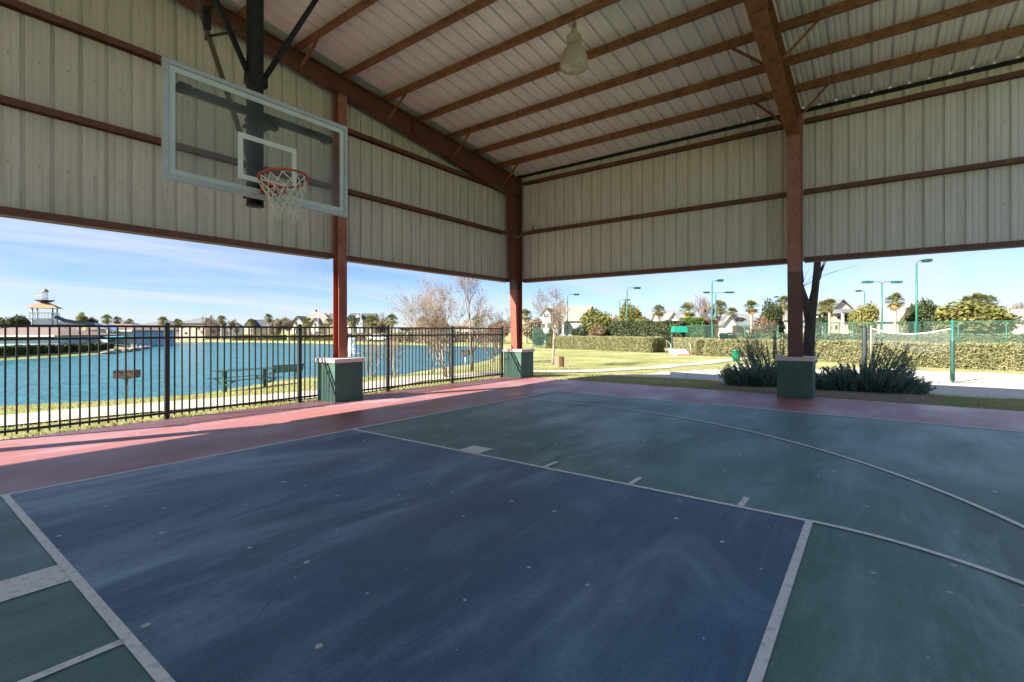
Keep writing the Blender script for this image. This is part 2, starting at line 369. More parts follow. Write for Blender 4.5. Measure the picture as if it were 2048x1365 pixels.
# ground sheet -----------------------------------------------------
def axis(a, b, step, far):
    mid = list(np.arange(a, b + step, step)); lo = []; hi = []; s = step; x = a
    while x > -far: s *= 1.25; x -= s; lo.append(x)
    s = step; x = b + step
    while x < far: s *= 1.25; x += s; hi.append(x)
    return np.array(lo[::-1] + mid + hi)
gx = axis(-14, 62, .6, 3000); gy = axis(-16, 60, .6, 3000)
XX, YY = np.meshgrid(gx, gy)
ZZ = terrain(XX.ravel(), YY.ravel())
nx, ny = len(gx), len(gy)
gm = MB(); gm.v = list(map(tuple, np.stack([XX.ravel(), YY.ravel(), ZZ], 1).tolist()))
gm.f = [(j * nx + i, j * nx + i + 1, (j + 1) * nx + i + 1, (j + 1) * nx + i) for j in range(ny - 1) for i in range(nx - 1)]
gm.m = [0] * len(gm.f)
def ground_mat():
    m = bpy.data.materials.new('winter_lawn'); m.use_nodes = True; nt = m.node_tree; b = nt.nodes['Principled BSDF']; L = nt.links.new
    b.inputs['Roughness'].default_value = .9; b.inputs['Specular IOR Level'].default_value = .15
    tcn = nt.nodes.new('ShaderNodeTexCoord')
    def noise(s, d=5, off=0):
        mpn = nt.nodes.new('ShaderNodeMapping'); mpn.inputs['Location'].default_value = (off, off, 0); L(tcn.outputs['Object'], mpn.inputs['Vector'])
        n = nt.nodes.new('ShaderNodeTexNoise'); n.inputs['Scale'].default_value = s; n.inputs['Detail'].default_value = d; L(mpn.outputs[0], n.inputs['Vector']); return n.outputs['Fac']
    def ramp(s, lo, hi, a=0, bb=1):
        r = nt.nodes.new('ShaderNodeMapRange'); r.inputs['From Min'].default_value = lo; r.inputs['From Max'].default_value = hi
        r.inputs['To Min'].default_value = a; r.inputs['To Max'].default_value = bb; L(s, r.inputs['Value']); return r.outputs[0]
    def mix(f, a, bb):
        n = nt.nodes.new('ShaderNodeMix'); n.data_type = 'RGBA'; L(f, n.inputs['Factor'])
        for s, k in ((a, 'A'), (bb, 'B')):
            if isinstance(s, tuple): n.inputs[k].default_value = (*s, 1)
            else: L(s, n.inputs[k])
        return n.outputs['Result']
    c = mix(ramp(noise(.35, 6), .38, .62), (.22, .24, .075), (.41, .36, .18))
    c = mix(ramp(noise(2.6, 5, 7), .45, .7, 0, .8), c, (.2, .25, .06))
    c = mix(ramp(noise(9, 5, 3), .52, .72, 0, .7), c, (.45, .38, .2))
    c = mix(ramp(noise(60, 3, 3), .45, .7, 0, .5), c, (.09, .12, .03))
    L(c, b.inputs['Base Color'])
    bp = nt.nodes.new('ShaderNodeBump'); bp.inputs['Strength'].default_value = .7; bp.inputs['Distance'].default_value = .05
    L(noise(45, 5), bp.inputs['Height']); L(bp.outputs[0], b.inputs['Normal'])
    return m
LAWN = ground_mat()
ground = struct(gm.build('ground', LAWN, smooth=True))

# lake -----------------------------------------------------------------
def water_mat():
    m = bpy.data.materials.new('teal_lake_water'); m.use_nodes = True; nt = m.node_tree; b = nt.nodes['Principled BSDF']; L = nt.links.new
    b.inputs['Base Color'].default_value = (.012, .14, .235, 1); b.inputs['Roughness'].default_value = .2; b.inputs['Specular IOR Level'].default_value = .17
    tcn = nt.nodes.new('ShaderNodeTexCoord'); hs = []
    for s, st, a in ((1.1, (1, .5, 1), 1.0), (3.2, (1, .55, 1), .55), (9, (1, .6, 1), .22)):
        mpn = nt.nodes.new('ShaderNodeMapping'); mpn.inputs['Scale'].default_value = st; mpn.inputs['Rotation'].default_value = (0, 0, R(35)); L(tcn.outputs['Object'], mpn.inputs['Vector'])
        n = nt.nodes.new('ShaderNodeTexNoise'); n.inputs['Scale'].default_value = s; n.inputs['Detail'].default_value = 3; n.inputs['Distortion'].default_value = .4; L(mpn.outputs[0], n.inputs['Vector'])
        ml = nt.nodes.new('ShaderNodeMath'); ml.operation = 'MULTIPLY'; ml.inputs[1].default_value = a; L(n.outputs['Fac'], ml.inputs[0]); hs.append(ml.outputs[0])
    a1 = nt.nodes.new('ShaderNodeMath'); L(hs[0], a1.inputs[0]); L(hs[1], a1.inputs[1])
    a2 = nt.nodes.new('ShaderNodeMath'); L(a1.outputs[0], a2.inputs[0]); L(hs[2], a2.inputs[1])
    bp = nt.nodes.new('ShaderNodeBump'); bp.inputs['Strength'].default_value = .8; bp.inputs['Distance'].default_value = .22
    L(a2.outputs[0], bp.inputs['Height']); L(bp.outputs[0], b.inputs['Normal'])
    r = nt.nodes.new('ShaderNodeMapRange'); r.inputs['From Min'].default_value = .6; r.inputs['From Max'].default_value = 1.15; L(a2.outputs[0], r.inputs['Value'])
    nb_ = nt.nodes.new('ShaderNodeTexNoise'); nb_.inputs['Scale'].default_value = .07; nb_.inputs['Detail'].default_value = 4; mpb = nt.nodes.new('ShaderNodeMapping'); mpb.inputs['Scale'].default_value = (1, 2.4, 1); mpb.inputs['Rotation'].default_value = (0, 0, R(35)); L(tcn.outputs['Object'], mpb.inputs['Vector']); L(mpb.outputs[0], nb_.inputs['Vector'])
    rb_ = nt.nodes.new('ShaderNodeMapRange'); rb_.inputs['From Min'].default_value = .35; rb_.inputs['From Max'].default_value = .65; rb_.inputs['To Min'].default_value = .12; rb_.inputs['To Max'].default_value = .3; L(nb_.outputs['Fac'], rb_.inputs['Value']); L(rb_.outputs[0], bp.inputs['Distance'])
    mx = nt.nodes.new('ShaderNodeMix'); mx.data_type = 'RGBA'; mx.inputs['A'].default_value = (.003, .078, .098, 1); mx.inputs['B'].default_value = (.018, .152, .178, 1)
    L(r.outputs[0], mx.inputs['Factor']); L(mx.outputs['Result'], b.inputs['Base Color'])
    return m
WATER = water_mat()
lm = MB(); lm.add([(-90, 8, ZW), (70, 8, ZW), (120, 130, ZW), (-90, 130, ZW)], [(0, 1, 2, 3)])
struct(lm.build('lake_water', WATER))

# paths and sand draped on the lawn --------------------------------------
def drape_strip(pts, w, name, m, lift=.02, step=.5):
    """ribbon of width w following pts (xy)"""
    pts = [Vector((p[0], p[1])) for p in pts]; P = []
    for a, b in zip(pts[:-1], pts[1:]):
        n = max(1, int((b - a).length / step))
        P += [a.lerp(b, i / n) for i in range(n)]
    P.append(pts[-1]); mb = MB(); vs = []; K = 4
    for i, p in enumerate(P):
        d = (P[min(i + 1, len(P) - 1)] - P[max(i - 1, 0)]).normalized(); nn = Vector((-d.y, d.x))
        for k in range(K + 1):
            q = p + nn * w * (k / K - .5); vs.append((q.x, q.y, T(q.x, q.y) + lift))
    mb.add(vs, [(i * (K + 1) + k, i * (K + 1) + k + 1, (i + 1) * (K + 1) + k + 1, (i + 1) * (K + 1) + k) for i in range(len(P) - 1) for k in range(K)])
    return mb.build(name, m)
CONC = mat('pale_concrete', (.34, .3, .24), (.42, .375, .3), scale=1.2, rough=.9, c3=(.4, .36, .3), s3=8, a3=.4, bump=.15, bscale=40)
SANDM = mat('pale_sand', (.48, .42, .33), (.57, .51, .42), scale=.9, rough=.95, c3=(.45, .37, .27), s3=5, a3=.45, bump=.6, bscale=7)
wk = [G(u, v)[0] for u, v in ((0, 846), (200, 827), (400, 810), (560, 797), (700, 783))]
wk = [(-7.0, wk[0][1] + .55), (-4.2, wk[0][1] + .3)] + [(p[0], p[1]) for p in wk] + [(7.2, 5.0), (8.9, 4.75), (10.6, 4.4)]
pth = [(10.6, 4.4)] + [tuple(G(u, v)[0][:2]) for u, v in ((1150, 744), (1240, 740), (1330, 734), (1400, 728), (1465, 720), (1560, 716))]
pth += [(pth[-1][0] + 4, pth[-1][1] - 3), (pth[-1][0] + 5, pth[-1][1] - 14)]
allp = [Vector(p) for p in wk + pth[1:]]
sm = []
for i in range(len(allp) - 1):     # smooth the path line
    p0, p1, p2, p3 = allp[max(i - 1, 0)], allp[i], allp[i + 1], allp[min(i + 2, len(allp) - 1)]
    for k in range(6):
        t = k / 6
        sm.append(.5 * ((2 * p1) + (p2 - p0) * t + (2 * p0 - 5 * p1 + 4 * p2 - p3) * t * t + (3 * p1 - p0 - 3 * p2 + p3) * t ** 3))
sm.append(allp[-1])
struct(drape_strip(sm, 1.4, 'walkway', CONC, lift=.03))
# sand court: outline in world units
sand_poly = [tuple(G(u, v)[0][:2]) for u, v in ((1222, 752), (1260, 749), (1300, 746.5), (1380, 741.5), (1470, 732), (1540, 728))] + [(30, -3.4), (33.5, -5.2), (33, -11), (29, -18), (20, -22), (13.9, -22), (13.4, -12), (13.7, -6), (13.9, -2)]
def drape_poly(poly, name, m, lift=.012, step=.6, wob=.35):
    px = np.array([p[0] for p in poly]); py = np.array([p[1] for p in poly])
    x0, x1, y0, y1 = px.min() - 1, px.max() + 1, py.min() - 1, py.max() + 1
    xs = np.arange(x0, x1, step); ys = np.arange(y0, y1, step); A, B = np.meshgrid(xs, ys); x = A.ravel(); y = B.ravel()
    xq = x + wob * np.sin(y * 1.3 + x * .4); yq = y + wob * np.sin(x * 1.1 + 2)
    ins = np.zeros(x.shape, bool); n = len(poly)
    for i in range(n):
        ax, ay = poly[i]; bx, by = poly[(i + 1) % n]
        if abs(by - ay) < 1e-9: continue
        ins ^= ((ay > yq) != (by > yq)) & (xq < ax + (yq - ay) / (by - ay) * (bx - ax))
    z = terrain(x, y) + np.where(ins, lift, -.08)
    mb = MB(); mb.v = list(map(tuple, np.stack([x, y, z], 1).tolist())); w = len(xs)
    for j in range(len(ys) - 1):
        for i in range(w - 1):
            q = (j * w + i, j * w + i + 1, (j + 1) * w + i + 1, (j + 1) * w + i)
            if any(ins[k] for k in q): mb.f.append(q); mb.m.append(0)
    return mb.build(name, m, smooth=True)
struct(drape_poly(sand_poly, 'sand_court', SANDM, step=.4))
MULCH = mat('leaf_litter', (.16, .12, .085), (.24, .19, .13), scale=9, rough=.95, c3=(.08, .06, .05), s3=40, a3=.7, bump=.8, bscale=50)
struct(drape_poly([(10.3, -6.6), (11.6, -7.4), (13.2, -7), (13.9, -4), (12.6, -2.6), (11.2, -2.4), (10.3, -3.6)], 'mulch_bed', MULCH, step=.25, lift=.02, wob=.2))
# dry bank on the far shore
DRY = mat('dry_bank_grass', (.45, .38, .2), (.36, .34, .14), scale=.3, rough=.95, c3=(.3, .27, .12), s3=3, a3=.5)

# ------------------------------------------------------------------ court floor
X0, X1, YB = -9.55, 10.12, 3.14
fm = MB(); fm.box(X0, X1, -16, YB, -.22, 0)
struct(fm.build('court_floor', RED))
def sheet(name, x0, x1, y0, y1, z, m):
    mb = MB(); mb.add([(x0, y0, z), (x1, y0, z), (x1, y1, z), (x0, y1, z)], [(0, 1, 2, 3)]); return struct(mb.build(name, m))
sheet('court_paint', -7.55, 7.55, -16, 0, .003, GREEN)
sheet('key_paint', -1.8, 1.8, -5.76, -.02, .0055, BLUE)
ln = MB(); zi = [.0078]
def rect(x0, x1, y0, y1):
    z = zi[0]; zi[0] += .0001
    ln.add([(x0, y0, z), (x1, y0, z), (x1, y1, z), (x0, y1, z)], [(0, 1, 2, 3)])
def arc(cx, cy, r, a0, a1, w=.05, n=60):
    z = zi[0]; zi[0] += .0001; vs = []
    for i in range(n + 1):
        a = R(a0 + (a1 - a0) * i / n)
        for rr in (r - w / 2, r + w / 2): vs.append((cx + rr * math.cos(a), cy + rr * math.sin(a), z))
    ln.add(vs, [(2 * i, 2 * i + 1, 2 * i + 3, 2 * i + 2) for i in range(n)])
rect(-7.55, 7.55, -.05, 0)
for sx in (-1, 1):
    rect(*sorted((sx * 7.55, sx * 7.5)), -16, -.05)
    rect(*sorted((sx * 1.83, sx * 1.78)), -5.79, -.05)
    rect(*sorted((sx * 1.832, sx * (2.11 if sx > 0 else 2.24))), -2.43, -2.12)
    for yy in (-3.33, -4.29, -5.25): rect(*sorted((sx * 1.832, sx * (2.09 if sx > 0 else 2.2))), yy - .05, yy)
    rect(*sorted((sx * 6.07, sx * 6.02)), -1.6, -.05)
rect(-1.78, 1.78, -5.79, -5.74)
arc(0, -5.79, 1.805, 180, 360)
arc(0, -1.6, 6.045, 180, 360, n=120)
struct(ln.build('court_lines', LINE))

# ------------------------------------------------------------------ pavilion
pav = thing('pavilion', 'open sided steel pavilion with beige ribbed walls over the basketball court', 'pavilion', (.35, 0, 0))
PO = Vector((.35, 0, 0))
def pbuild(mb, name, m, smooth=False, parent=None, bevel=0):
    p = parent or pav
    off = PO if parent is None else Vector((0, 0, 0))
    mb.v = [(v[0] - off.x, v[1] - off.y, v[2] - off.z) for v in mb.v]
    return mb.build(name, m, p, smooth, bevel=bevel)
E0 = .35; HALF = 9.85
zt = lambda e: 6.24 + .0885 * (HALF - e)
zb = lambda e: 5.76 + .1305 * (8.77 - e)
def deckz(X): return zt(abs(X - E0)) + .19
FR = [2.85, -4.77]
def px_(s, e): return E0 + s * e
for fi, Y in enumerate(FR):
    for s in (1, -1):
        # column -------------------------------------------------
        fw = .11 if fi == 0 else .128
        ek, eb, eo = 9.2, 9.43, 9.72; zk = zb(9.21); zc = zt(eo)
        for lo_, hi_, mi in ((.88, 2.75, 1), (2.75, zc, 0)):
            pass
        mb = MB()
        def xi(z): return eb + (ek - eb) * (z - .88) / (zk - .88)
        def seg(z0, z1, mi):
            a0, a1 = min(xi(z0), eb), xi(z1) if z1 <= zk else ek
            # web
            mb.hexa([(px_(s, a0 + .014), Y - .006, z0), (px_(s, eo - .014), Y - .006, z0), (px_(s, eo - .014), Y + .006, z0), (px_(s, a0 + .014), Y + .006, z0),
                     (px_(s, a1 + .014), Y - .006, z1), (px_(s, eo - .014), Y - .006, z1), (px_(s, eo - .014), Y + .006, z1), (px_(s, a1 + .014), Y + .006, z1)], mi)
            mb.hexa([(px_(s, eo - .014), Y - fw, z0), (px_(s, eo), Y - fw, z0), (px_(s, eo), Y + fw, z0), (px_(s, eo - .014), Y + fw, z0),
                     (px_(s, eo - .014), Y - fw, z1), (px_(s, eo), Y - fw, z1), (px_(s, eo), Y + fw, z1), (px_(s, eo - .014), Y + fw, z1)], mi)
            if z0 < zk:
                mb.hexa([(px_(s, a0), Y - fw, z0), (px_(s, a0 + .014), Y - fw, z0), (px_(s, a0 + .014), Y + fw, z0), (px_(s, a0), Y + fw, z0),
                         (px_(s, a1), Y - fw, z1), (px_(s, a1 + .014), Y - fw, z1), (px_(s, a1 + .014), Y + fw, z1), (px_(s, a1), Y + fw, z1)], mi)
        seg(.88, 2.75, 1); seg(2.75, zk, 0); seg(zk, zc - .01, 0)
        # base plate, knee stiffener and splice plate
        mb.box(*sorted((px_(s, eb - .03), px_(s, eo + .02))), Y - fw - .03, Y + fw + .03, .865, .885, 1)
        mb.bar((px_(s, ek + .01), Y, zk), (px_(s, eo - .02), Y, zk + .02), 2 * fw - .01, .012, mi=0)
        col = pbuild(mb, 'column', [PRIMER if fi else STEEL_D, MAROON if fi else MAROON_SUNLIT])
        # rafter --------------------------------------------------
        mb = MB()
        for k in range(6):
            ea, ebb = ek + (0.03 - ek) * k / 6, ek + (0.03 - ek) * (k + 1) / 6
            A = lambda e, z, y: (px_(s, e), Y + y, z)
            mb.hexa([A(ea, zb(ea), -.006), A(ebb, zb(ebb), -.006), A(ebb, zb(ebb), .006), A(ea, zb(ea), .006), A(ea, zt(ea), -.006), A(ebb, zt(ebb), -.006), A(ebb, zt(ebb), .006), A(ea, zt(ea), .006)])
        for fn, dz in ((zb, -.007), (zt, -.007)):
            e1 = ek if fn is zb else eo
            mb.bar(A(e1, fn(e1) + dz, 0), A(.03, fn(.03) + dz, 0), 2 * fw, .014)
        # bolted splice plates
        for es in (5.2,):
            mb.hexa([A(es, zb(es) - .05, -fw), A(es - .03, zb(es) - .05, -fw), A(es - .03, zb(es) - .05, fw), A(es, zb(es) - .05, fw),
                     A(es, zt(es) + .01, -fw), A(es - .03, zt(es) + .01, -fw), A(es - .03, zt(es) + .01, fw), A(es, zt(es) + .01, fw)])
        raf = pbuild(mb, 'rafter', [STEEL_D if fi == 0 else STEEL])
        # pier ----------------------------------------------------
        if fi < 2 or s > 0:
            xp = 10.06 if s > 0 else .7 - 10.06
            yc = Y if fi else 2.88
            mb = MB(); mb.box(xp - .34, xp + .34, yc - .34, yc + .33, -.25, .8)
            pier = pbuild(mb, 'pier', BLOCK)
            mb = MB(); mb.box(xp - .375, xp + .375, yc - .375, yc + .365, .8, .885)
            pbuild(mb, 'cap', CAPM, parent=None, bevel=.006).parent = pier
# gable columns on piers
for xc in (3.57, -2.87):
    mb = MB(); e = abs(xc - E0); ztop = zb(e) - .015; zb0 = .885 if xc > 0 else .016
    for z0, z1, mi in ((zb0, 2.82, 1), (2.82, ztop, 0)):
        mb.box(xc - .1, xc + .1, 2.80, 2.812, z0, z1, mi); mb.box(xc - .1, xc + .1, 3.0, 3.012, z0, z1, mi); mb.box(xc - .005, xc + .005, 2.812, 3.0, z0, z1, mi)
    mb.box(xc - .13, xc + .13, 2.78, 3.03, zb0 - .015, zb0 + .001, 1)
    pbuild(mb, 'column', [PRIMER, MAROON_SUNLIT])
    if xc < 0: continue
    mb = MB(); mb.box(xc - .34, xc + .34, 2.58, 3.22, -.25, .8)
    pier = pbuild(mb, 'pier', BLOCK)
    mb = MB(); mb.box(xc - .375, xc + .375, 2.545, 3.25, .8, .885)
    pbuild(mb, 'cap', CAPM, bevel=.006).parent = pier
# purlins (Z section) and eave struts
YS0, YS1 = -9.4, 3.1  # unseen end left open, roof cut short behind the camera for more daylight
for s in (1, -1):
    for k in range(9):
        e = 8.68 - 1.075 * k
        if e < .2: continue
        mb = MB(); z = zt(e) + .004; x = px_(s, e)
        mb.box(x - .004, x + .004, YS0, YS1 - .04, z, z + .18)
        mb.box(*sorted((x, x - s * .075)), YS0, YS1 - .04, z, z + .01)
        mb.box(*sorted((x, x + s * .07)), YS0, YS1 - .04, z + .168, z + .178)
        mb.box(*sorted((x - s * .075, x - s * .069)), YS0, YS1 - .04, z + .01, z + .03)
        pbuild(mb, 'purlin', STEEL)
    mb = MB(); e = 9.78; z = zt(e) + .12; x = px_(s, e)
    mb.box(*sorted((x, x + s * .008)), YS0, YS1 - .05, z, z + .055); mb.box(*sorted((x, x + s * .07)), YS0, YS1 - .05, z - .01, z)
    pbuild(mb, 'eave_strut', BLACKPIPE)
# flange braces
for fi, Y in enumerate(FR[:2]):
    for k in range(8):
        e = 8.68 - 1.075 * k
        if e < .4 or k % 2: continue
        for sgn in ((-1,) if fi == 0 else (-1, 1)):
            mb = MB(); x = E0 + e + .02
            mb.bar((x, Y + sgn * .1, zb(e) + .02), (x, Y + sgn * .66, zt(e) + .04), .05, .006); mb.bar((x + .024, Y + sgn * .1, zb(e) + .02), (x + .024, Y + sgn * .66, zt(e) + .04), .006, .05)
            pbuild(mb, 'flange_brace', STEEL)
# ribbed sheets -----------------------------------------------------------
def ribs(a, b, pitch=.3048):
    """profile of a ribbed sheet: list of (t, depth)"""
    P = []; t = a
    while t < b - 1e-6:
        P += [(t, 0), (t + .007, .036), (t + .046, .036), (t + .053, 0)]
        for q in (.13, .215): P += [(t + q, 0), (t + q + .008, .005), (t + q + .03, .005), (t + q + .038, 0)]
        t += pitch
    return [p for p in P if p[0] <= b]
def sheet_gable(x0, x1, Y, zlo, m):
    mb = MB(); P = ribs(x0, x1); vs = []
    for t, d in P:
        vs.append((t, Y + d, zlo)); vs.append((t, Y + d, deckz(t) - .005))
    mb.add(vs, [(2 * i, 2 * i + 2, 2 * i + 3, 2 * i + 1) for i in range(len(P) - 1)])
    return pbuild(mb, 'wall_panel', m)
sheet_gable(-9.5, 10.2, 3.13, 3.02, WALLP)
def sheet_eave(X, sgn, m, zl=3.02):
    mb = MB(); P = ribs(YS0, 3.13); vs = []
    for t, d in P:
        vs.append((X + sgn * d, t, zl)); vs.append((X + sgn * d, t, zt(abs(X - E0)) + .18))
    mb.add(vs, [(2 * i, 2 * i + 2, 2 * i + 3, 2 * i + 1) for i in range(len(P) - 1)])
    return pbuild(mb, 'wall_panel', m)
sheet_eave(10.205, 1, WALLP2); sheet_eave(-9.505, -1, WALLP2, 4.2)  # unseen west wall, bottom edge raised to let in more sunlight
for s in (1, -1):
    mb = MB(); P = ribs(YS0 - .1, 3.3); vs = []
    for t, d in P:
        for e in (.0, 10.15):
            x = px_(s, e); vs.append((x, t, zt(e) + .186 + d))
    mb.add(vs, [(2 * i, 2 * i + 2, 2 * i + 3, 2 * i + 1) for i in range(len(P) - 1)])
    pbuild(mb, 'roof_panel', DECKP)
# screw heads along the girt lines
SCREW = mat('weathered_screw', (.2, .19, .17), rough=.6)
mb = MB()
for k in range(64):
    x = -9.4 + .3048 * k + .09
    for z in (3.06, 3.75, 4.53, 5.2, 5.85):
        if z < deckz(x) - .3: mb.box(x - .008, x + .008, 3.118, 3.129, z - .008, z + .008)
struct(pbuild(mb, 'screw_heads', SCREW), 'stuff')
mb = MB()
for k in range(41):
    y = YS0 + .3048 * k + .09
    for z in (3.06, 3.8, 4.58, 5.35): mb.box(10.193, 10.204, y - .008, y + .008, z - .008, z + .008)
struct(pbuild(mb, 'screw_heads', SCREW), 'stuff')
# girts and the bottom trim
def girt_x(x0, x1, z):
    mb = MB(); mb.box(x0, x1, 2.965, 3.12, z + .05, z + .056); mb.box(x0, x1, 2.965, 2.971, z - .03, z + .05); mb.box(x0, x1, 3.112, 3.12, z - .03, z + .05)
    mb.box(x0, x1, 2.965, 2.99, z - .036, z - .03)
    pbuild(mb, 'girt', STEEL_D)
for z in (4.5, 5.82):
    xe = 9.55 if z < 5 else 9.5
    girt_x(3.69, xe, z); girt_x(-2.75, 3.45, z); girt_x(-8.8, -2.99, z)
def girt_y(X, sgn, y0, y1, z):
    mb = MB(); mb.box(*sorted((X - sgn * .14, X)), y0, y1, z + .045, z + .051); mb.box(*sorted((X - sgn * .14, X - sgn * .134)), y0, y1, z - .04, z + .045)
    mb.box(*sorted((X - sgn * .134, X - sgn * .11)), y0, y1, z - .046, z - .04)
    mb.box(*sorted((X - sgn * .008, X)), y0, y1, z - .04, z + .045)
    pbuild(mb, 'girt', STEEL_D)
for z in (4.55, 6.12):
    girt_y(10.195, 1, -4.62, 2.73, z); girt_y(10.195, 1, -9.3, -4.92, z); girt_y(-9.495, -1, -9.3, 2.73, z)
def trim_x(x0, x1):
    mb = MB(); mb.box(x0, x1, 2.99, 3.125, 2.99, 3.0); mb.box(x0, x1, 2.99, 3.0, 3.0, 3.1); mb.box(x0, x1, 3.127, 3.175, 2.985, 2.99); mb.box(x0, x1, 3.168, 3.175, 2.99, 3.03)
    pbuild(mb, 'bottom_trim', STEEL_D)
trim_x(3.69, 9.72); trim_x(-2.75, 3.45); trim_x(-9.3, -2.99)
for X, sgn in ((10.2, 1),):
    for y0, y1 in ((-4.62, 2.72), (-9.3, -4.92)):
        mb = MB(); mb.box(*sorted((X - sgn * .13, X)), y0, y1, 2.99, 3.0); mb.box(*sorted((X - sgn * .13, X - sgn * .12)), y0, y1, 3.0, 3.1)
        mb.box(*sorted((X + sgn * .004, X + sgn * .05)), y0, y1, 2.985, 2.99)
        pbuild(mb, 'bottom_trim', STEEL_D)
# black bar standing in for the shade in the gap over the gable rafter
mb = MB(); 
for s in (1, -1):
    mb.bar((px_(s, .02), 3.08, zt(.02) + .09), (px_(s, 9.8), 3.08, zt(9.8) + .09), .02, .17)
pbuild(mb, 'rake_shade_bar', BLACKPIPE)
mb = MB(); mb.tube([(9.6, 2.72, 4.42), (9.72, 2.7, 4.36), (9.85, 2.7, 4.4), (9.98, 2.68, 4.55), (10.05, 2.5, 4.6), (10.05, 2.0, 4.62)], .014, 6)
pbuild(mb, 'conduit', mat('grey_conduit', (.3, .28, .26), rough=.5), smooth=True)
# small bare-bulb flood bracket on the girt near the corner
wl = thing('wall_light', 'small spotlight on a short stem above the corner girt', 'light', (10.06, 2.32, 4.61))
mb = MB(); mb.tube([(0, 0, 0), (0, .02, .14)], .012, 6); mb.box(-.03, .03, -.03, .03, -.01, .01); mb.build('stem', BLACKPIPE, wl)
mb = MB(); mb.lathe([(.0, .0), (.04, .005), (.05, .05), (.035, .09), (.0, .1)], 12, (0, .05, .17)); mb.build('lamp_head', mat('dull_white_enamel', (.6, .58, .52), rough=.4), wl, True)

# ------------------------------------------------------------------ basketball hoop
HX = -.02
hoop = thing('basketball_hoop', 'ceiling hung basketball hoop with clear backboard and white net', 'basketball hoop', (HX, -.86, 2.8))
HO = Vector((HX, -.86, 2.8))
def hb(mb, name, m, smooth=False, bevel=0, parent=None):
    mb.v = [(v[0] - HO.x, v[1] - HO.y, v[2] - HO.z) for v in mb.v]
    o = mb.build(name, m, hoop, smooth, bevel=bevel)
    if parent: o.parent = parent
    return o
def glass_mat():
    m = bpy.data.materials.new('dusty_clear_glass'); m.use_nodes = True; nt = m.node_tree; nt.nodes.clear(); L = nt.links.new
    o = nt.nodes.new('ShaderNodeOutputMaterial'); tr = nt.nodes.new('ShaderNodeBsdfTransparent'); tr.inputs[0].default_value = (.86, .89, .86, 1)
    gl = nt.nodes.new('ShaderNodeBsdfGlossy'); gl.inputs['Roughness'].default_value = .06
    fr = nt.nodes.new('ShaderNodeFresnel'); fr.inputs[0].default_value = 1.16
    df = nt.nodes.new('ShaderNodeBsdfDiffuse'); df.inputs[0].default_value = (.5, .52, .48, 1)
    n = nt.nodes.new('ShaderNodeTexNoise'); n.inputs['Scale'].default_value = 3; n.inputs['Detail'].default_value = 6
    tcn = nt.nodes.new('ShaderNodeTexCoord'); L(tcn.outputs['Object'], n.inputs['Vector'])
    mr = nt.nodes.new('ShaderNodeMapRange'); mr.inputs['To Min'].default_value = .03; mr.inputs['To Max'].default_value = .13; mr.inputs['From Min'].default_value = .3; mr.inputs['From Max'].default_value = .75; L(n.outputs['Fac'], mr.inputs['Value'])
    m1 = nt.nodes.new('ShaderNodeMixShader'); L(mr.outputs[0], m1.inputs[0]); L(tr.outputs[0], m1.inputs[1]); L(df.outputs[0], m1.inputs[2])
    m2 = nt.nodes.new('ShaderNodeMixShader'); L(fr.outputs[0], m2.inputs[0]); L(m1.outputs[0], m2.inputs[1]); L(gl.outputs[0], m2.inputs[2])
    L(m2.outputs[0], o.inputs[0]); return m
GLASS = glass_mat()
ALU = mat('brushed_aluminium_frame', (.38, .39, .37), (.46, .47, .45), scale=5, rough=.45, metal=.3, c3=(.3, .3, .28), s3=20, a3=.4)
WPAINT = mat('offwhite_target_paint', (.66, .66, .56), (.72, .72, .63), scale=6, rough=.6)
RIMO = mat('orange_rim_paint', (.62, .075, .022), (.52, .06, .022), scale=10, rough=.45, c3=(.16, .05, .03), s3=22, a3=.6)
BX0, BX1, BZ0, BZ1, BY = HX - .945, HX + .945, 2.81, 3.885, -1.14
mb = MB(); mb.box(BX0 + .03, BX1 - .03, BY - .006, BY + .006, BZ0 + .03, BZ1 - .03); hb(mb, 'glass', GLASS)
mb = MB(); fwid = .045
for a in ((BX0, BX1, BZ0, BZ0 + fwid), (BX0, BX1, BZ1 - fwid, BZ1), (BX0, BX0 + fwid, BZ0 + fwid, BZ1 - fwid), (BX1 - fwid, BX1, BZ0 + fwid, BZ1 - fwid)):
    mb.box(a[0], a[1], BY - .022, BY + .022, a[2], a[3])
for k in range(8):    # rivets along the lower edge
    xx = BX0 + .1 + k * (BX1 - BX0 - .2) / 7; mb.box(xx - .008, xx + .008, BY - .012, BY + .004, BZ0 - .006, BZ0)
hb(mb, 'frame', ALU, bevel=.004)
mb = MB(); i0 = fwid + .004; wl_ = .05
xa, xb, za_, zb_ = BX0 + i0, BX1 - i0, BZ0 + i0, BZ1 - i0
for a in ((xa, xb, za_, za_ + wl_), (xa, xb, zb_ - wl_, zb_), (xa, xa + wl_, za_ + wl_, zb_ - wl_), (xb - wl_, xb, za_ + wl_, zb_ - wl_)): mb.box(a[0], a[1], BY - .0095, BY - .0065, a[2], a[3])
hb(mb, 'border_line', mat('grey_white_border', (.52, .54, .5), (.58, .6, .55), scale=4, rough=.6))
mb = MB(); tx, tz0, tz1 = .305, 2.97, 3.43
for a in ((HX - tx, HX + tx, tz0, tz0 + .05), (HX - tx, HX + tx, tz1 - .05, tz1), (HX - tx, HX - tx + .05, tz0 + .05, tz1 - .05), (HX + tx - .05, HX + tx, tz0 + .05, tz1 - .05)): mb.box(a[0], a[1], BY - .0098, BY - .0066, a[2], a[3])
hb(mb, 'target_square', WPAINT)
mb = MB(); mb.box(HX - .76, HX + .76, BY + .04, BY + .1, 3.66, 3.73); mb.box(HX - .8, HX - .7, BY + .03, BY + .13, 3.67, 3.74); mb.box(HX + .68, HX + .78, BY + .03, BY + .13, 3.655, 3.72)
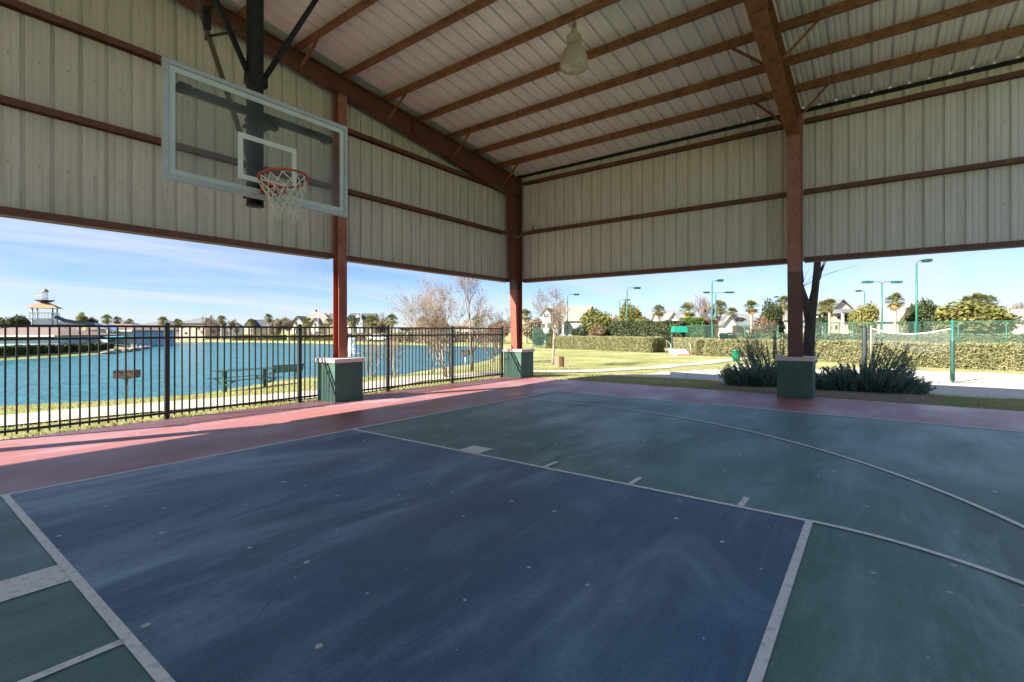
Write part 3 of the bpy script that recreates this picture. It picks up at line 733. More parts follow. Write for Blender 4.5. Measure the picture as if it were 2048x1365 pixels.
hb(mb, 'support_bar', BLACKPIPE)
for sx in (-1, 1):
    mb = MB(); mb.box(*sorted((HX + sx * .86, HX + sx * .68)), BY + .024, BY + .06, 2.862, 2.9); hb(mb, 'corner_bracket', BLACKPIPE)
mb = MB(); mb.tube([(HX - .01, -.88, 2.79), (HX - .01, -.88, 7.08)], .084, 20); hb(mb, 'mast', BLACKPIPE, True)
mb = MB(); mb.box(HX - .16, HX + .16, -1.05, -.97, 3.62, 3.66); mb.box(HX - .1, HX + .1, -.97, -.8, 3.62, 3.655); hb(mb, 'upper_clamp', BLACKPIPE)
mb = MB(); mb.torus((HX - .01, -.88, 2.8), .08, .012, 24, 6)
mb.box(HX - .17, HX + .17, -1.05, -.97, 2.86, 2.94); mb.box(HX - .16, HX + .16, -1.115, -1.05, 2.87, 2.93); mb.box(HX - .1, HX + .1, -.97, -.8, 2.87, 2.93)
for sx in (-.13, .13): mb.tube([(HX + sx, -1.12, 2.9), (HX + sx, -.92, 2.9)], .012, 6)
hb(mb, 'mast_clamp', BLACKPIPE)
for sx in (-1, 1):
    mb = MB(); mb.tube([(HX + sx * .07, -.88, 4.16), (HX + sx * 1.52, -.88, 6.98)], .03, 10); mb.box(HX + sx * .07 - .03, HX + sx * .07 + .03, -.94, -.82, 4.08, 4.2); hb(mb, 'brace', BLACKPIPE, True)
mb = MB(); mb.tube([(HX, -.82, 3.16), (HX, 1.45, 6.98)], .03, 10); hb(mb, 'brace', OLIVE, True)['label'] = 'olive brown rear brace pipe'
mb = MB(); mb.box(HX - .03, HX + .03, .3, .38, 5.14, 5.34); mb.lathe([(.0, -.03), (.05, -.03), (.05, .03), (.0, .03)], 14, (HX - .01, .34, 5.37)); mb.box(HX - .02, HX + .02, .32, .37, 5.02, 5.14)
mb.tube([(HX, .3, 5.05), (HX, -.8, 4.72)], .016, 8); mb.tube([(HX + .02, .3, 5.4), (HX + .35, -.55, 6.3)], .022, 8)
hb(mb, 'winch', BLACKPIPE)
# rim
TL = Matrix.Rotation(R(-8), 4, 'X'); rimc = Vector((HX, -1.45, 2.985))
mb = MB(); mb.torus(rimc, .229, .011, 48, 10, TL)
for sx in (-1, 1):
    mb.tube([(HX + sx * .08, -1.165, 2.87), (HX + sx * .12, -1.24, 2.9), (HX + sx * .12, -1.26, 2.952)], .01, 6)
    mb.tube([(HX + sx * .06, -1.165, 2.95), (HX + sx * .08, -1.235, 2.955)], .01, 6)
for k in range(12):
    a = 2 * math.pi * (k + .5) / 12; p = rimc + TL @ Vector((.229 * math.cos(a), .229 * math.sin(a), -.016)); mb.torus(p, .012, .003, 8, 5, Matrix.Rotation(R(90), 4, 'X'))
rim = hb(mb, 'rim', RIMO, True)
mb = MB(); mb.box(HX - .08, HX + .08, -1.165, -1.15, 2.86, 3.0); mb.box(HX - .085, HX + .085, -1.24, -1.165, 2.955, 2.968)
mb.hexa([(HX - .085, -1.165, 2.86), (HX - .078, -1.165, 2.86), (HX - .078, -1.165, 2.955), (HX - .085, -1.165, 2.955), (HX - .085, -1.18, 2.86), (HX - .078, -1.18, 2.86), (HX - .078, -1.25, 2.955), (HX - .085, -1.25, 2.955)])
mb.hexa([(HX + .078, -1.165, 2.86), (HX + .085, -1.165, 2.86), (HX + .085, -1.165, 2.955), (HX + .078, -1.165, 2.955), (HX + .078, -1.18, 2.86), (HX + .085, -1.18, 2.86), (HX + .085, -1.25, 2.955), (HX + .078, -1.25, 2.955)])
hb(mb, 'mount_plate', RIMO)
# net: two families of strands crossing at knots
def netp(k, lv):
    t = lv / 7; a = 2 * math.pi * k / 12 + .5 + t * .35
    rr = .224 - .115 * min(1, t * 1.3) + (.012 if t > .8 else 0) + .012 * math.sin(3 * a + 5 * t)
    p = rimc + TL @ Vector((rr * math.cos(a), rr * math.sin(a), -.02))
    drop = .4 * t + .018 * math.sin(2 * a + t * 4) * t + (.05 * max(0, math.sin(a * 2 + 1)) if lv == 7 else 0)
    return Vector((p.x + .03 * t, p.y + .025 * t, p.z * (1 - .6 * min(1, t * 2)) + rimc.z * .6 * min(1, t * 2) - drop))
mb = MB()
for k in range(12):
    for sg in (-.5, .5):
        pts = []
        for lv in range(8):
            o_ = (sg if lv % 2 else 0)
            if lv == 0: pts.append(netp(k, 0))
            else: pts.append(netp(k + o_, lv))
        fine = []
        for a, b in zip(pts[:-1], pts[1:]):
            for q in (0, .5):
                p = a.lerp(b, q); fine.append(p + Vector((0, 0, -.006 if q else 0)))
        fine.append(pts[-1]); mb.tube(fine, .0058, 5)
mb.tube([netp(3, 7), netp(3, 7) + Vector((.02, .01, -.07)), netp(3, 7) + Vector((-.01, .0, -.1))], .0045, 5)
hb(mb, 'net', mat('dingy_white_cord', (.64, .61, .5), (.73, .7, .6), scale=30, rough=.9), True)

# ------------------------------------------------------------------ high bay lamp
lamp = thing('pendant_lamp', 'bell shaped high bay lamp hung from a roof purlin', 'lamp', (4.74, -2.09, 5.93)); lamp.scale = (.9, .9, .9)
CREAM = mat('grubby_cream_enamel', (.4, .36, .3), (.52, .47, .4), scale=6, rough=.5, c3=(.25, .22, .14), s3=12, a3=.5)
LENS = mat('ribbed_glass_refractor', (.6, .55, .44), (.46, .42, .33), scale=9, rough=.15, stretch=(1, 1, 3), spec=.8)
mb = MB(); mb.lathe([(.255, .0), (.27, .03), (.262, .12), (.23, .24), (.18, .34), (.12, .42), (.1, .44), (.0, .44)], 32); mb.build('shade', CREAM, lamp, True)
mb = MB(); mb.lathe([(.0, -.05), (.12, -.045), (.2, -.025), (.252, .004)], 32); mb.build('lens', LENS, lamp, True)
mb = MB(); mb.lathe([(.09, .44), (.12, .45), (.125, .62), (.1, .64), (.06, .66), (.06, .72), (.0, .72)], 10)
for k in range(8):
    a = 2 * math.pi * k / 8; mb.obox((.125 * math.cos(a), .125 * math.sin(a), .535), (.012 * math.cos(a), .012 * math.sin(a), 0), (-.006 * math.sin(a), .006 * math.cos(a), 0), (0, 0, .075))
mb.build('ballast_housing', CREAM, lamp)
mb = MB(); mb.torus((0, 0, .75), .03, .008, 16, 6, Matrix.Rotation(R(90), 4, 'X')); mb.box(-.045, .045, -.03, .03, .78, .88); mb.tube([(0, 0, .72), (0, 0, .76)], .012, 6)
mb.build('hook', mat('galvanised_grey', (.35, .34, .3), rough=.5, metal=.4), lamp)

# ------------------------------------------------------------------ iron fence
FY = 3.28
fence = thing('iron_fence', 'black iron picket fence along the lake side of the court', 'fence', (.51, FY, 0))
posts = [-1.84, .51, 2.87, 5.15, 7.42, 9.70]
mb = MB(); mb.box(-.033, .033, -.033, .033, -.12, 1.57); mb.box(-.037, .037, -.037, .037, 1.57, 1.585); mb.hexa([(-.037, -.037, 1.585), (.037, -.037, 1.585), (.037, .037, 1.585), (-.037, .037, 1.585), (-.01, -.01, 1.6), (.01, -.01, 1.6), (.01, .01, 1.6), (-.01, .01, 1.6)])
po = None
for i, x in enumerate(posts):
    if po is None: po = mb.build('post', BLACKIRON, fence); o = po
    else: o = dup(po)
    o.location = (x - .51, 0, 0)
pk0 = None
for a, b in zip(posts[:-1], posts[1:]):
    for z, h in ((1.53, .036), (1.345, .036), (.085, .036)):
        pm = MB(); pm.box(a + .034 - .51, b - .034 - .51, -.016, .016, z - h / 2, z + h / 2); pm.build('rail', BLACKIRON, fence)
    n = round((b - a) / .1145)
    for k in range(1, n):
        x = a + (b - a) * k / n
        if pk0 is None:
            q = MB(); q.box(-.0105, .0105, -.0105, .0105, .03, 1.511); pk0 = q.build('picket', BLACKIRON, fence); o = pk0
        else: o = dup(pk0)
        o.location = (x - .51, 0, 0); o.rotation_euler = (random.gauss(0, .0025), random.gauss(0, .0025), 0)

# ------------------------------------------------------------------ vegetation tools
def branchy(seed, stems, H, spread, levels=3, r0=.06, twig=.006, kids=(3, 5), gnarl=.18, up=.35, lean=(0, 0), n=5, sub=.62, clear=.25, sspr=.3, norm=None):
    """bare tree as one continuous set of tapered limbs; returns (MB, tips)"""
    rr = random.Random(seed); mb = MB(); tips = []
    def grow(p, d, L, r, lv):
        k = 4 if lv <= 1 else 3
        pts = [p.copy()]; rad = [r]; q = p.copy(); dd = d.copy()
        for i in range(k):
            dd = (dd + Vector((rr.uniform(-1, 1), rr.uniform(-1, 1), rr.uniform(-.6, 1) * .6 + up * .3)) * gnarl).normalized()
            q = q + dd * L / k; pts.append(q.copy()); rad.append(max(twig, r * (1 - .62 * (i + 1) / k)))
        mb.tube(pts, rad, n if lv < 2 else (4 if lv < 3 else 3), cap=lv < 1)
        if lv >= levels:
            tips.append(pts[-1]); tips.append(pts[-2]); return
        for c in range(rr.randint(*kids)):
            f = rr.uniform(clear if lv == 0 else .25, 1.0); i = min(k - 1, int(f * k)); g = f * k - i
            b = pts[i].lerp(pts[i + 1], g); rb = rad[i] * (1 - g) + rad[i + 1] * g
            dn = (pts[i + 1] - pts[i]).normalized(); side = dn.orthogonal().normalized(); side.rotate(Matrix.Rotation(rr.uniform(0, 6.28), 3, dn))
            nd = (dn * rr.uniform(.7, 1.1) + side * rr.uniform(.5, .95) * spread + Vector((0, 0, up))).normalized()
            grow(b, nd, L * sub * rr.uniform(.75, 1.15), max(twig, rb * .66), lv + 1)
        grow(pts[-1], (dd + Vector((rr.uniform(-.2, .2), rr.uniform(-.2, .2), .1))).normalized(), L * sub, rad[-1], lv + 1)
        tips.append(pts[-1])
    for s in range(stems):
        a = 6.28 * s / stems + rr.uniform(-.3, .3)
        d = Vector((math.cos(a) * sspr + lean[0], math.sin(a) * sspr + lean[1], 1)).normalized() if stems > 1 else Vector((lean[0], lean[1], 1)).normalized()
        grow(Vector((math.cos(a), math.sin(a), 0)) * (.1 if stems > 1 else 0) + Vector((0, 0, -.1)), d, H * .62 * rr.uniform(.85, 1.1), r0 * rr.uniform(.8, 1.1), 0)
    if norm:
        k = norm / max(v[2] for v in mb.v); mb.v = [(v[0] * k, v[1] * k, v[2] * k) for v in mb.v]; tips = [t_ * k for t_ in tips]
    return mb, tips
def rand_axes(n, size, r=None, flat=0.):
    r = r or rng
    a = r.normal(size=(n, 3)); a /= np.linalg.norm(a, axis=1)[:, None]; a[:, 2] *= (1 - flat)
    b = r.normal(size=(n, 3)); b -= a * (a * b).sum(1)[:, None] / (a * a).sum(1)[:, None]; b /= np.linalg.norm(b, axis=1)[:, None]
    s = size * r.uniform(.6, 1.3, n)[:, None]
    return a * s, b * s * .6
def crown(n, rx, ry, rz, zc, leaf, lobes=9, seed=0, gap=.25):
    """clumped leaf crown: leaves scattered in a set of overlapping lobes"""
    r = np.random.default_rng(seed); mb = MB(); cs = []
    for i in range(lobes):
        v = r.normal(size=3); v /= np.linalg.norm(v); k = r.uniform(.35, .8)
        cs.append((v * np.array([rx, ry, rz]) * k, r.uniform(.32, .55)))
    cs.append((np.zeros(3), .6))
    per = n // len(cs)
    for c, k in cs:
        v = r.normal(size=(per, 3)); v /= np.linalg.norm(v, axis=1)[:, None]
        rad = r.uniform(.35, 1.0, per)[:, None] ** .5 * np.clip(1 + .2 * r.normal(size=(per, 1)), .4, 1.3)
        P = c + v * rad * k * np.array([rx, ry, rz]); P[:, 2] += zc
        U, V = rand_axes(per, leaf, r); mb.quads(P, U, V)
    return mb
BARK = mat('grey_brown_bark', (.15, .115, .09), (.22, .17, .13), scale=5, rough=.9, stretch=(1, 1, .3), bump=.4, bscale=20)
CRAPE = mat('smooth_tan_bark', (.23, .17, .115), (.33, .25, .17), scale=4, rough=.7, stretch=(1, 1, .25), c3=(.25, .17, .11), s3=9, a3=.5)
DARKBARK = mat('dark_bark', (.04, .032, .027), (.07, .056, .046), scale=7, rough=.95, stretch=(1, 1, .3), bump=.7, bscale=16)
SEED = mat('brown_seed_heads', (.15, .09, .055), (.22, .135, .085), scale=8, rough=.9)
def bare_tree(name, label, loc, mb, tips, bark, ndry, sz, group, seed, cat='tree', dry=SEED):
    t = thing(name, label, cat, loc, 0, group)
    mb.build('trunk', bark, t, True)
    if ndry:
        r = np.random.default_rng(seed); tp = np.array([tuple(p) for p in tips])
        C = tp[r.integers(0, len(tp), ndry)] + r.normal(size=(ndry, 3)) * .07
        U, V = rand_axes(ndry, sz, r); q = MB(); q.quads(C, U, V); struct(q.build('seed_heads', dry, t), 'stuff')
    return t
def gxy(u, v): return Vector(tuple(G(u, v)[0]))
GRP = 'crape myrtles by the fence'
p = GD(897, 15.4)
mb, tp = branchy(11, 5, 3.9, 1.0, 4, .055, .0045, (3, 5), .2, .3, lean=(-.05, .16), sspr=.24, clear=.45, sub=.62, norm=3.45)
bare_tree('crape_myrtle', 'widest bare crape myrtle with brown seed heads, many tan stems behind the fence', p, mb, tp, CRAPE, 1000, .02, GRP, 3)
for (u, d_, sd, h, st, lb) in ((742, 16.5, 21, 1.75, 3, 'low crape myrtle with pale stems right of the gable pier'), (788, 17, 22, 1.9, 3, 'slim crape myrtle behind the fence post, pale forked trunk'), (862, 17.5, 23, 2.3, 3, 'slender crape myrtle just left of the widest one')):
    p = GD(u, d_); mb, tp = branchy(sd, st, h, .6, 3, .04, .0035, (3, 4), .2, .45, sspr=.2, clear=.45, norm=h)
    bare_tree('crape_myrtle', lb, p, mb, tp, CRAPE, 120, .018, GRP, sd)
p = GD(943, 19.5); mb, tp = branchy(31, 1, 6.6, .85, 4, .14, .005, (4, 5), .14, .4, clear=.2, sub=.6, norm=5.0, lean=(0, .1))
bare_tree('bare_tree', 'grey bare tree with upright limbs, behind the fence near the corner column', p, mb, tp, BARK, 260, .025, None, 31)
p = GD(985, 33); mb, tp = branchy(33, 3, 4.2, .9, 4, .07, .006, (3, 5), .18, .35, norm=4.3)
bare_tree('bare_tree', 'small reddish bare tree directly left of the corner column by the cove', p, mb, tp, BARK, 900, .035, None, 33)
p = GD(1106, 29); mb, tp = branchy(41, 1, 4.3, .9, 4, .13, .006, (4, 5), .18, .3, lean=(.0, .04), clear=.12, norm=5.0)
bare_tree('bare_tree', 'thin bare tree with forked trunk beside the wooden planter tub', p, mb, tp, mat('pale_grey_bark', (.19, .155, .12), (.27, .225, .175), scale=4, rough=.9), 330, .03, None, 41)
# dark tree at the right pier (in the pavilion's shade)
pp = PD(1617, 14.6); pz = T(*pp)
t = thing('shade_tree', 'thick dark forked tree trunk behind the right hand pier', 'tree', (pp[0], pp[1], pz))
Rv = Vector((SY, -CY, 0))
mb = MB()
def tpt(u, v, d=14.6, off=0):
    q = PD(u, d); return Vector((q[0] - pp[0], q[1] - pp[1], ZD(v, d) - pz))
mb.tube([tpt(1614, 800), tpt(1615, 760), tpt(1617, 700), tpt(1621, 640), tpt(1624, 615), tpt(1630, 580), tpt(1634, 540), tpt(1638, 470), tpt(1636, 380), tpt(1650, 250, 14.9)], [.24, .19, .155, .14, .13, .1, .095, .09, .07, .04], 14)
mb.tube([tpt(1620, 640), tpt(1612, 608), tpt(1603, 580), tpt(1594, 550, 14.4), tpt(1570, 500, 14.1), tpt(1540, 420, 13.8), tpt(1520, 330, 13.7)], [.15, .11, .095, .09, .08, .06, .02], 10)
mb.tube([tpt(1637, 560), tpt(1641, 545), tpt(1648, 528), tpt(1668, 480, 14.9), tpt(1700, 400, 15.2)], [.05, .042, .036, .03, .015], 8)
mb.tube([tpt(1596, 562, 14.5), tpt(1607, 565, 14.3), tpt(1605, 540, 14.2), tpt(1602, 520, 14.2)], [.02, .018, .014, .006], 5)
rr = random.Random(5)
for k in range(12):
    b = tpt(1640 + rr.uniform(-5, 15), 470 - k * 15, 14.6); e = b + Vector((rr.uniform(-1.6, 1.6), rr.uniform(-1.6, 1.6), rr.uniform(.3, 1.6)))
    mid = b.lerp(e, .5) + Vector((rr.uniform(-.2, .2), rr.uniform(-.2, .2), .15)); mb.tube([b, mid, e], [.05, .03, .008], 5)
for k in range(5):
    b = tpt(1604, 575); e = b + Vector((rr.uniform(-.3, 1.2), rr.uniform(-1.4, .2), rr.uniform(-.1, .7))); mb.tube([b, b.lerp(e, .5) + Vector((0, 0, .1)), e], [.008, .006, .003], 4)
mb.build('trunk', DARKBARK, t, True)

# spiky evergreen shrubs --------------------------------------------------
SHRUB = leafmat('blue_green_needles', (.11, .2, .165), (.22, .31, .22), 2.5, .2)
SHRUBST = mat('shrub_stems', (.06, .05, .035), (.09, .075, .05), scale=8, rough=.9)
def spiky(name, label, base, groups, seed, grp='spiky evergreen shrubs'):
    """groups: list of (dx, dy, n, height, lean, spread)"""
    r = random.Random(seed); nr = np.random.default_rng(seed); t = thing(name, label, 'shrub', base, 0, grp)
    st = MB(); C = []; U = []; V = []
    for (ox, oy, n, h, lean, spr, rad, dens) in groups:
        for k in range(n):
            a = r.uniform(0, 6.28); q = r.uniform(0, 1) ** .5 * rad
            p = Vector((ox + q * math.cos(a), oy + q * math.sin(a), -.05)); L = h * r.uniform(.6, 1.1)
            d = Vector((math.cos(a) * spr * r.uniform(.3, 1) + lean[0], math.sin(a) * spr * r.uniform(.3, 1) + lean[1], 1)).normalized()
            pts = [p]; 
            for i in range(5):
                d = (d + Vector((r.uniform(-1, 1), r.uniform(-1, 1), r.uniform(-.3, .8))) * .12).normalized(); pts.append(pts[-1] + d * L / 5)
            st.tube(pts, [.012, .011, .01, .008, .006, .003], 4, cap=False)
            P = np.array([tuple(x) for x in pts]); m_ = int(dens * L)
            tt = nr.uniform(.12, 1, m_) * 5; ii = np.minimum(tt.astype(int), 4); ff = (tt - ii)[:, None]
            c = P[ii] * (1 - ff) + P[ii + 1] * ff; dr = P[ii + 1] - P[ii]; dr /= np.linalg.norm(dr, axis=1)[:, None]
            sd = nr.normal(size=(m_, 3)); sd -= dr * (sd * dr).sum(1)[:, None]; sd /= np.linalg.norm(sd, axis=1)[:, None]
            nd = dr * .75 + sd * .65; nd /= np.linalg.norm(nd, axis=1)[:, None]
            ln_ = nr.uniform(.02, .05, m_)[:, None] * (1.15 - .5 * (tt / 5)[:, None])
            C.append(c + nd * ln_); U.append(nd * ln_); w = np.cross(nd, nr.normal(size=(m_, 3))); w /= np.linalg.norm(w, axis=1)[:, None]; V.append(w * ln_ * .2)
    st.build('stems', SHRUBST, t)
    q = MB(); q.quads(np.concatenate(C), np.concatenate(U), np.concatenate(V)); q.build('foliage', SHRUB, t)
    return t
F2 = Vector((CY, SY, 0)); R2 = Vector((SY, -CY, 0))
def RF(r_, f_): v = R2 * r_ + F2 * f_; return v.x, v.y
b = GD(1742, 12.3)
gl = []
for r_, f_, n, h, lr, sp, ra in ((0, 0, 150, .8, .1, 1.2, .5), (.5, .05, 110, .62, .8, 1.1, .4), (-.45, .25, 120, .68, -.1, 1.1, .5), (-.9, .3, 80, .55, -.3, .9, .35), (.15, .2, 30, 1.45, .55, .3, .25), (.4, .2, 20, 1.15, 1.0, .35, .2), (.9, .05, 80, .42, .9, 1.1, .35)):
    x, y = RF(r_, f_); lx, ly = RF(lr, 0); gl.append((x, y, n, h, (lx, ly), sp, ra, 170 if h < 1.1 else 95))
spiky('evergreen_shrub', 'largest spiky blue green shrub spreading right of the right hand pier', b, gl, 3)
b = GD(1508, 13.2); gl = []
for r_, f_, n, h, lr, sp, ra in ((0, 0, 110, .72, -.15, 1.0, .35), (-.3, .1, 70, .6, -.4, 1.0, .25), (.3, .1, 70, .6, .1, 1.0, .3)):
    x, y = RF(r_, f_); lx, ly = RF(lr, 0); gl.append((x, y, n, h, (lx, ly), sp, ra, 150))
spiky('evergreen_shrub', 'low bushy green shrub just left of the right hand pier', b, gl, 4)
b = GD(1545, 15.2); gl = []
for r_, f_, n, h, lr, sp, ra in ((0, 0, 42, 1.75, -.35, .3, .3), (-.3, 0, 20, 1.3, -.55, .25, .2)):
    x, y = RF(r_, f_); lx, ly = RF(lr, 0); gl.append((x, y, n, h, (lx, ly), sp, ra, 70))
spiky('evergreen_shrub', 'tall dark shrub of bare leaning stalks behind the right hand pier, left of the column', b, gl, 5)
b = GD(1601, 15.9); gl = [(0, 0, 22, 1.7, RF(.1, 0), .3, .2, 70)]
spiky('evergreen_shrub', 'narrow spiky shrub between the right column and the dark forked tree', b, gl, 6)

# grass tufts along the slab (uncountable) ----------------------------------
def tufts(n, fx, name, hmin, hmax, m, seed):
    r = np.random.default_rng(seed); xy = fx(r, n); z = terrain(xy[:, 0], xy[:, 1])
    keep = z > ZW + .02; xy = xy[keep]; z = z[keep]; n = len(z)
    h = r.uniform(hmin, hmax, n); a = r.uniform(0, 6.28, n); w = h * .16
    ln_ = r.normal(size=(n, 2)) * .35 * h[:, None]
    B = np.stack([xy[:, 0], xy[:, 1], z], 1); W_ = np.stack([np.cos(a) * w, np.sin(a) * w, 0 * a], 1); Tp = B + np.stack([ln_[:, 0], ln_[:, 1], h], 1)
    mb = MB(); V = np.stack([B - W_, B + W_, Tp], 1).reshape(-1, 3); mb.v = list(map(tuple, V.tolist())); mb.f = [(3 * i, 3 * i + 1, 3 * i + 2) for i in range(n)]; mb.m = [0] * n
    return struct(mb.build(name, m), 'stuff')
GRASS = leafmat('grass_blades', (.26, .29, .07), (.46, .4, .18), 1.2, .35)
def fx1(r, n):
    x = r.uniform(-3, 12, n); y = 3.2 + r.uniform(0, 1, n) ** 1.6 * 12; return np.stack([x, y], 1)
def fx2(r, n):
    x = 10.15 + r.uniform(0, 1, n) ** 1.3 * 14; y = r.uniform(-9, 9, n); return np.stack([x, y], 1)
xw = np.array([(p.x, p.y) for p in sm])
def offpath(fx):
    def g_(r, n):
        q = fx(r, n); dd = np.min(np.hypot(q[:, None, 0] - xw[None, ::2, 0], q[:, None, 1] - xw[None, ::2, 1]), 1); q = q[dd > .72]
        sp = np.array(sand_poly); ins = np.zeros(len(q), bool)
        for i in range(len(sp)):
            ax, ay = sp[i]; bx, by = sp[(i + 1) % len(sp)]
            if abs(by - ay) > 1e-9: ins ^= ((ay > q[:, 1]) != (by > q[:, 1])) & (q[:, 0] < ax + (q[:, 1] - ay) / (by - ay) * (bx - ax))
        return q[~ins]
    return g_
tufts(30000, offpath(fx1), 'grass', .02, .06, GRASS, 1)
tufts(30000, offpath(fx2), 'grass', .02, .055, GRASS, 2)

# clipped hedges ------------------------------------------------------------
HEDGE = leafmat('pale_yellow_green_hedge_leaves', (.23, .235, .095), (.38, .35, .19), 3.5, .4)
HEDGEIN = mat('hedge_twigs', (.06, .055, .03), (.09, .08, .04), scale=5, rough=.95)
def hedge(label, pts, w, h, n, leaf, m, seed, group=None, name='hedge', zoff=0):
    """rounded clipped hedge following pts, leaves over a twiggy core"""
    r = np.random.default_rng(seed); P = [Vector((p[0], p[1])) for p in pts]
    base = Vector((P[0].x, P[0].y, T(P[0].x, P[0].y)))
    t = thing(name, label, 'hedge', base, 0, group)
    core = MB(); L = [(b - a).length for a, b in zip(P[:-1], P[1:])]; tot = sum(L)
    C = []
    nseg = 0
    for a, b, l in zip(P[:-1], P[1:], L):
        d = (b - a).normalized(); nn = Vector((-d.y, d.x)); za, zb2 = T(a.x, a.y), T(b.x, b.y)
        hw = w / 2 - .12; q = [a + nn * hw + d * .1, a - nn * hw + d * .1, b - nn * hw - d * .1, b + nn * hw - d * .1]; zz = [za, za, zb2, zb2]
        core.hexa([(v.x - base.x, v.y - base.y, z_ - base.z - .1) for v, z_ in zip(q, zz)] + [(v.x - base.x, v.y - base.y, z_ - base.z + h - .14) for v, z_ in zip(q, zz)])
        k = int(n * l / tot); s = r.uniform(0, 1, k)
        s = np.where(r.uniform(0, 1, k) < .05, 1.0, s); s = np.where(r.uniform(0, 1, k) < .05, 0.0, s)
        ang = r.uniform(0, 1, k)      # walk round the cross-section: side, top, side
        per = 2 * h + w; q_ = ang * per
        oy = np.where(q_ < h, -w / 2, np.where(q_ < h + w, q_ - h - w / 2, w / 2)); oz = np.where(q_ < h, q_, np.where(q_ < h + w, h, per - q_))
        end = (s == 1.0) | (s == 0.0); oy = np.where(end, r.uniform(-w / 2, w / 2, k), oy); oz = np.where(end, r.uniform(0, h, k), oz)
        rnd = .16   # rounded shoulders
        cut = np.clip(oz - (h - .25), 0, .25) / .25; oy = oy * (1 - .12 * cut * cut)
        ph = s * l
        bumpn = .06 * np.sin(ph * 2.1 + seed) + .05 * np.sin(ph * 5.3 + oz * 4) + r.normal(size=k) * .045
        oy = oy + np.sign(oy) * bumpn * (oz < h * .98); oz = oz + bumpn * .7 * (oz >= h * .9)
        X = a.x + d.x * (ph + np.where(s == 1, 1, np.where(s == 0, -1, 0)) * bumpn) + nn.x * oy; Y = a.y + d.y * (ph + np.where(s == 1, 1, np.where(s == 0, -1, 0)) * bumpn) + nn.y * oy
        Z = za + (zb2 - za) * s + oz
        C.append(np.stack([X - base.x, Y - base.y, Z - base.z], 1)); nseg += 1
    core.build('twigs', HEDGEIN, t)
    C = np.concatenate(C); U, V = rand_axes(len(C), leaf, r); q = MB(); q.quads(C, U, V); q.build('foliage', m, t)
    return t
def hpt(u, v): p = G(u, v)[0]; return (p[0], p[1])
def back(pts, w):   # shift a front line away from the camera by half the hedge width
    return [(p[0] + CY * w / 2, p[1] + SY * w / 2) for p in pts]
a = [hpt(1110, 697.5), hpt(1220, 702), hpt(1322, 706.5)]
hedge('long clipped hedge left of the gap with the green awning bench', back(a, 2.2), 2.2, 1.48, 70000, .042, HEDGE, 1, 'clipped hedges beyond the lawn')
a = [hpt(1376, 706), hpt(1425, 713), hpt(1530, 716), hpt(1640, 722), hpt(1850, 735), hpt(2048, 742), hpt(2250, 752)]
hedge('long clipped hedge right of the gap, running behind the volleyball net', back(a, 2.0), 2.0, 1.42, 100000, .042, HEDGE, 2, 'clipped hedges beyond the lawn')

# ------------------------------------------------------------------ lawn furniture
GREENP = mat('green_plastic', (.0, .11, .055), (.0, .14, .07), scale=4, rough=.4)
GREENM = mat('dark_green_metal', (.012, .05, .035), (.02, .07, .05), scale=6, rough=.45)
GALV = mat('galvanised_post', (.35, .33, .3), (.45, .43, .4), scale=5, rough=.5, metal=.5)
RUST = mat('sooty_rusted_steel', (.055, .04, .03), (.1, .07, .05), scale=8, rough=.8)
def grill(label, u, d, rz, w=.6):
    p = GD(u, d); t = thing('park_grill', label, 'grill', p, rz, 'pedestal park grills')
    mb = MB(); mb.tube([(0, 0, -.2), (0, 0, .72)], .035, 10); mb.build('post', GALV, t, True)
    mb = MB(); z0, z1 = .72, .98; hw, hd = w / 2, w * .36; th = .012
    mb.box(-hw, hw, -hd, hd, z0, z0 + th); mb.box(-hw, -hw + th, -hd, hd, z0 + th, z1); mb.box(hw - th, hw, -hd, hd, z0 + th, z1); mb.box(-hw + th, hw - th, hd - th, hd, z0 + th, z1); mb.box(-hw + th, hw - th, -hd, -hd + th, z0 + th, z1 - .06)
    mb.box(-.1, .1, -.1, .1, z0 - .03, z0); mb.build('firebox', RUST, t)
    mb = MB()
    for k in range(12): y = -hd + .02 + k * (2 * hd - .04) / 11; mb.tube([(-hw + .015, y, z1 - .02), (hw - .015, y, z1 - .02)], .006, 5)
    for sx in (-1, 1): mb.tube([(sx * hw * .6, -hd, z1 - .02), (sx * hw * .6, -hd - .12, z1 + .0)], .012, 6)
    mb.build('grate', RUST, t)
    return t
grill('dark steel pedestal grill at the lake edge, left of the fence post', 254, 16.2, YAW - R(90) + R(20), .62)
grill('rusty brown pedestal grill under the bare trees near the corner', 931, 26.5, YAW - R(90) - R(15), .42)
# picnic table: slatted steel table, legs along +x
def at_pix(u, v):
    P, dd = G(u, v); return Vector(tuple(P)), dd
PT, dpt = at_pix(491, 780)
tb = thing('picnic_table', 'dark green metal picnic table on the grass by the lake', 'picnic table', PT, 0)
mb = MB(); Lh = 1.05
for k in range(9): y = -.36 + k * .09; mb.box(-Lh, Lh, y - .038, y + .038, .74, .755)
for x in (-Lh, Lh - .03): mb.box(x, x + .03, -.4, .4, .72, .74)
mb.build('tabletop', GREENM, tb)
for sy in (-1, 1):
    mb = MB()
    for k in range(3): y = sy * .68 + (k - 1) * .09; mb.box(-Lh, Lh, y - .038, y + .038, .43, .445)
    mb.build('seat', GREENM, tb)
for x in (-.72, .72):
    mb = MB(); mb.box(x - .06, x + .06, -.06, .06, -.15, .72); mb.build('leg', GREENM, tb)
    mb = MB(); mb.bar((x, -.78, .41), (x, .78, .41), .05, .05); mb.bar((x, -.3, .25), (x, -.68, .4), .04, .04); mb.bar((x, .3, .25), (x, .68, .4), .04, .04); mb.bar((x, 0, .25), (x, .32, .25), .04, .05); mb.bar((x, 0, .25), (x, -.32, .25), .04, .05); mb.build('seat_arm', GREENM, tb)
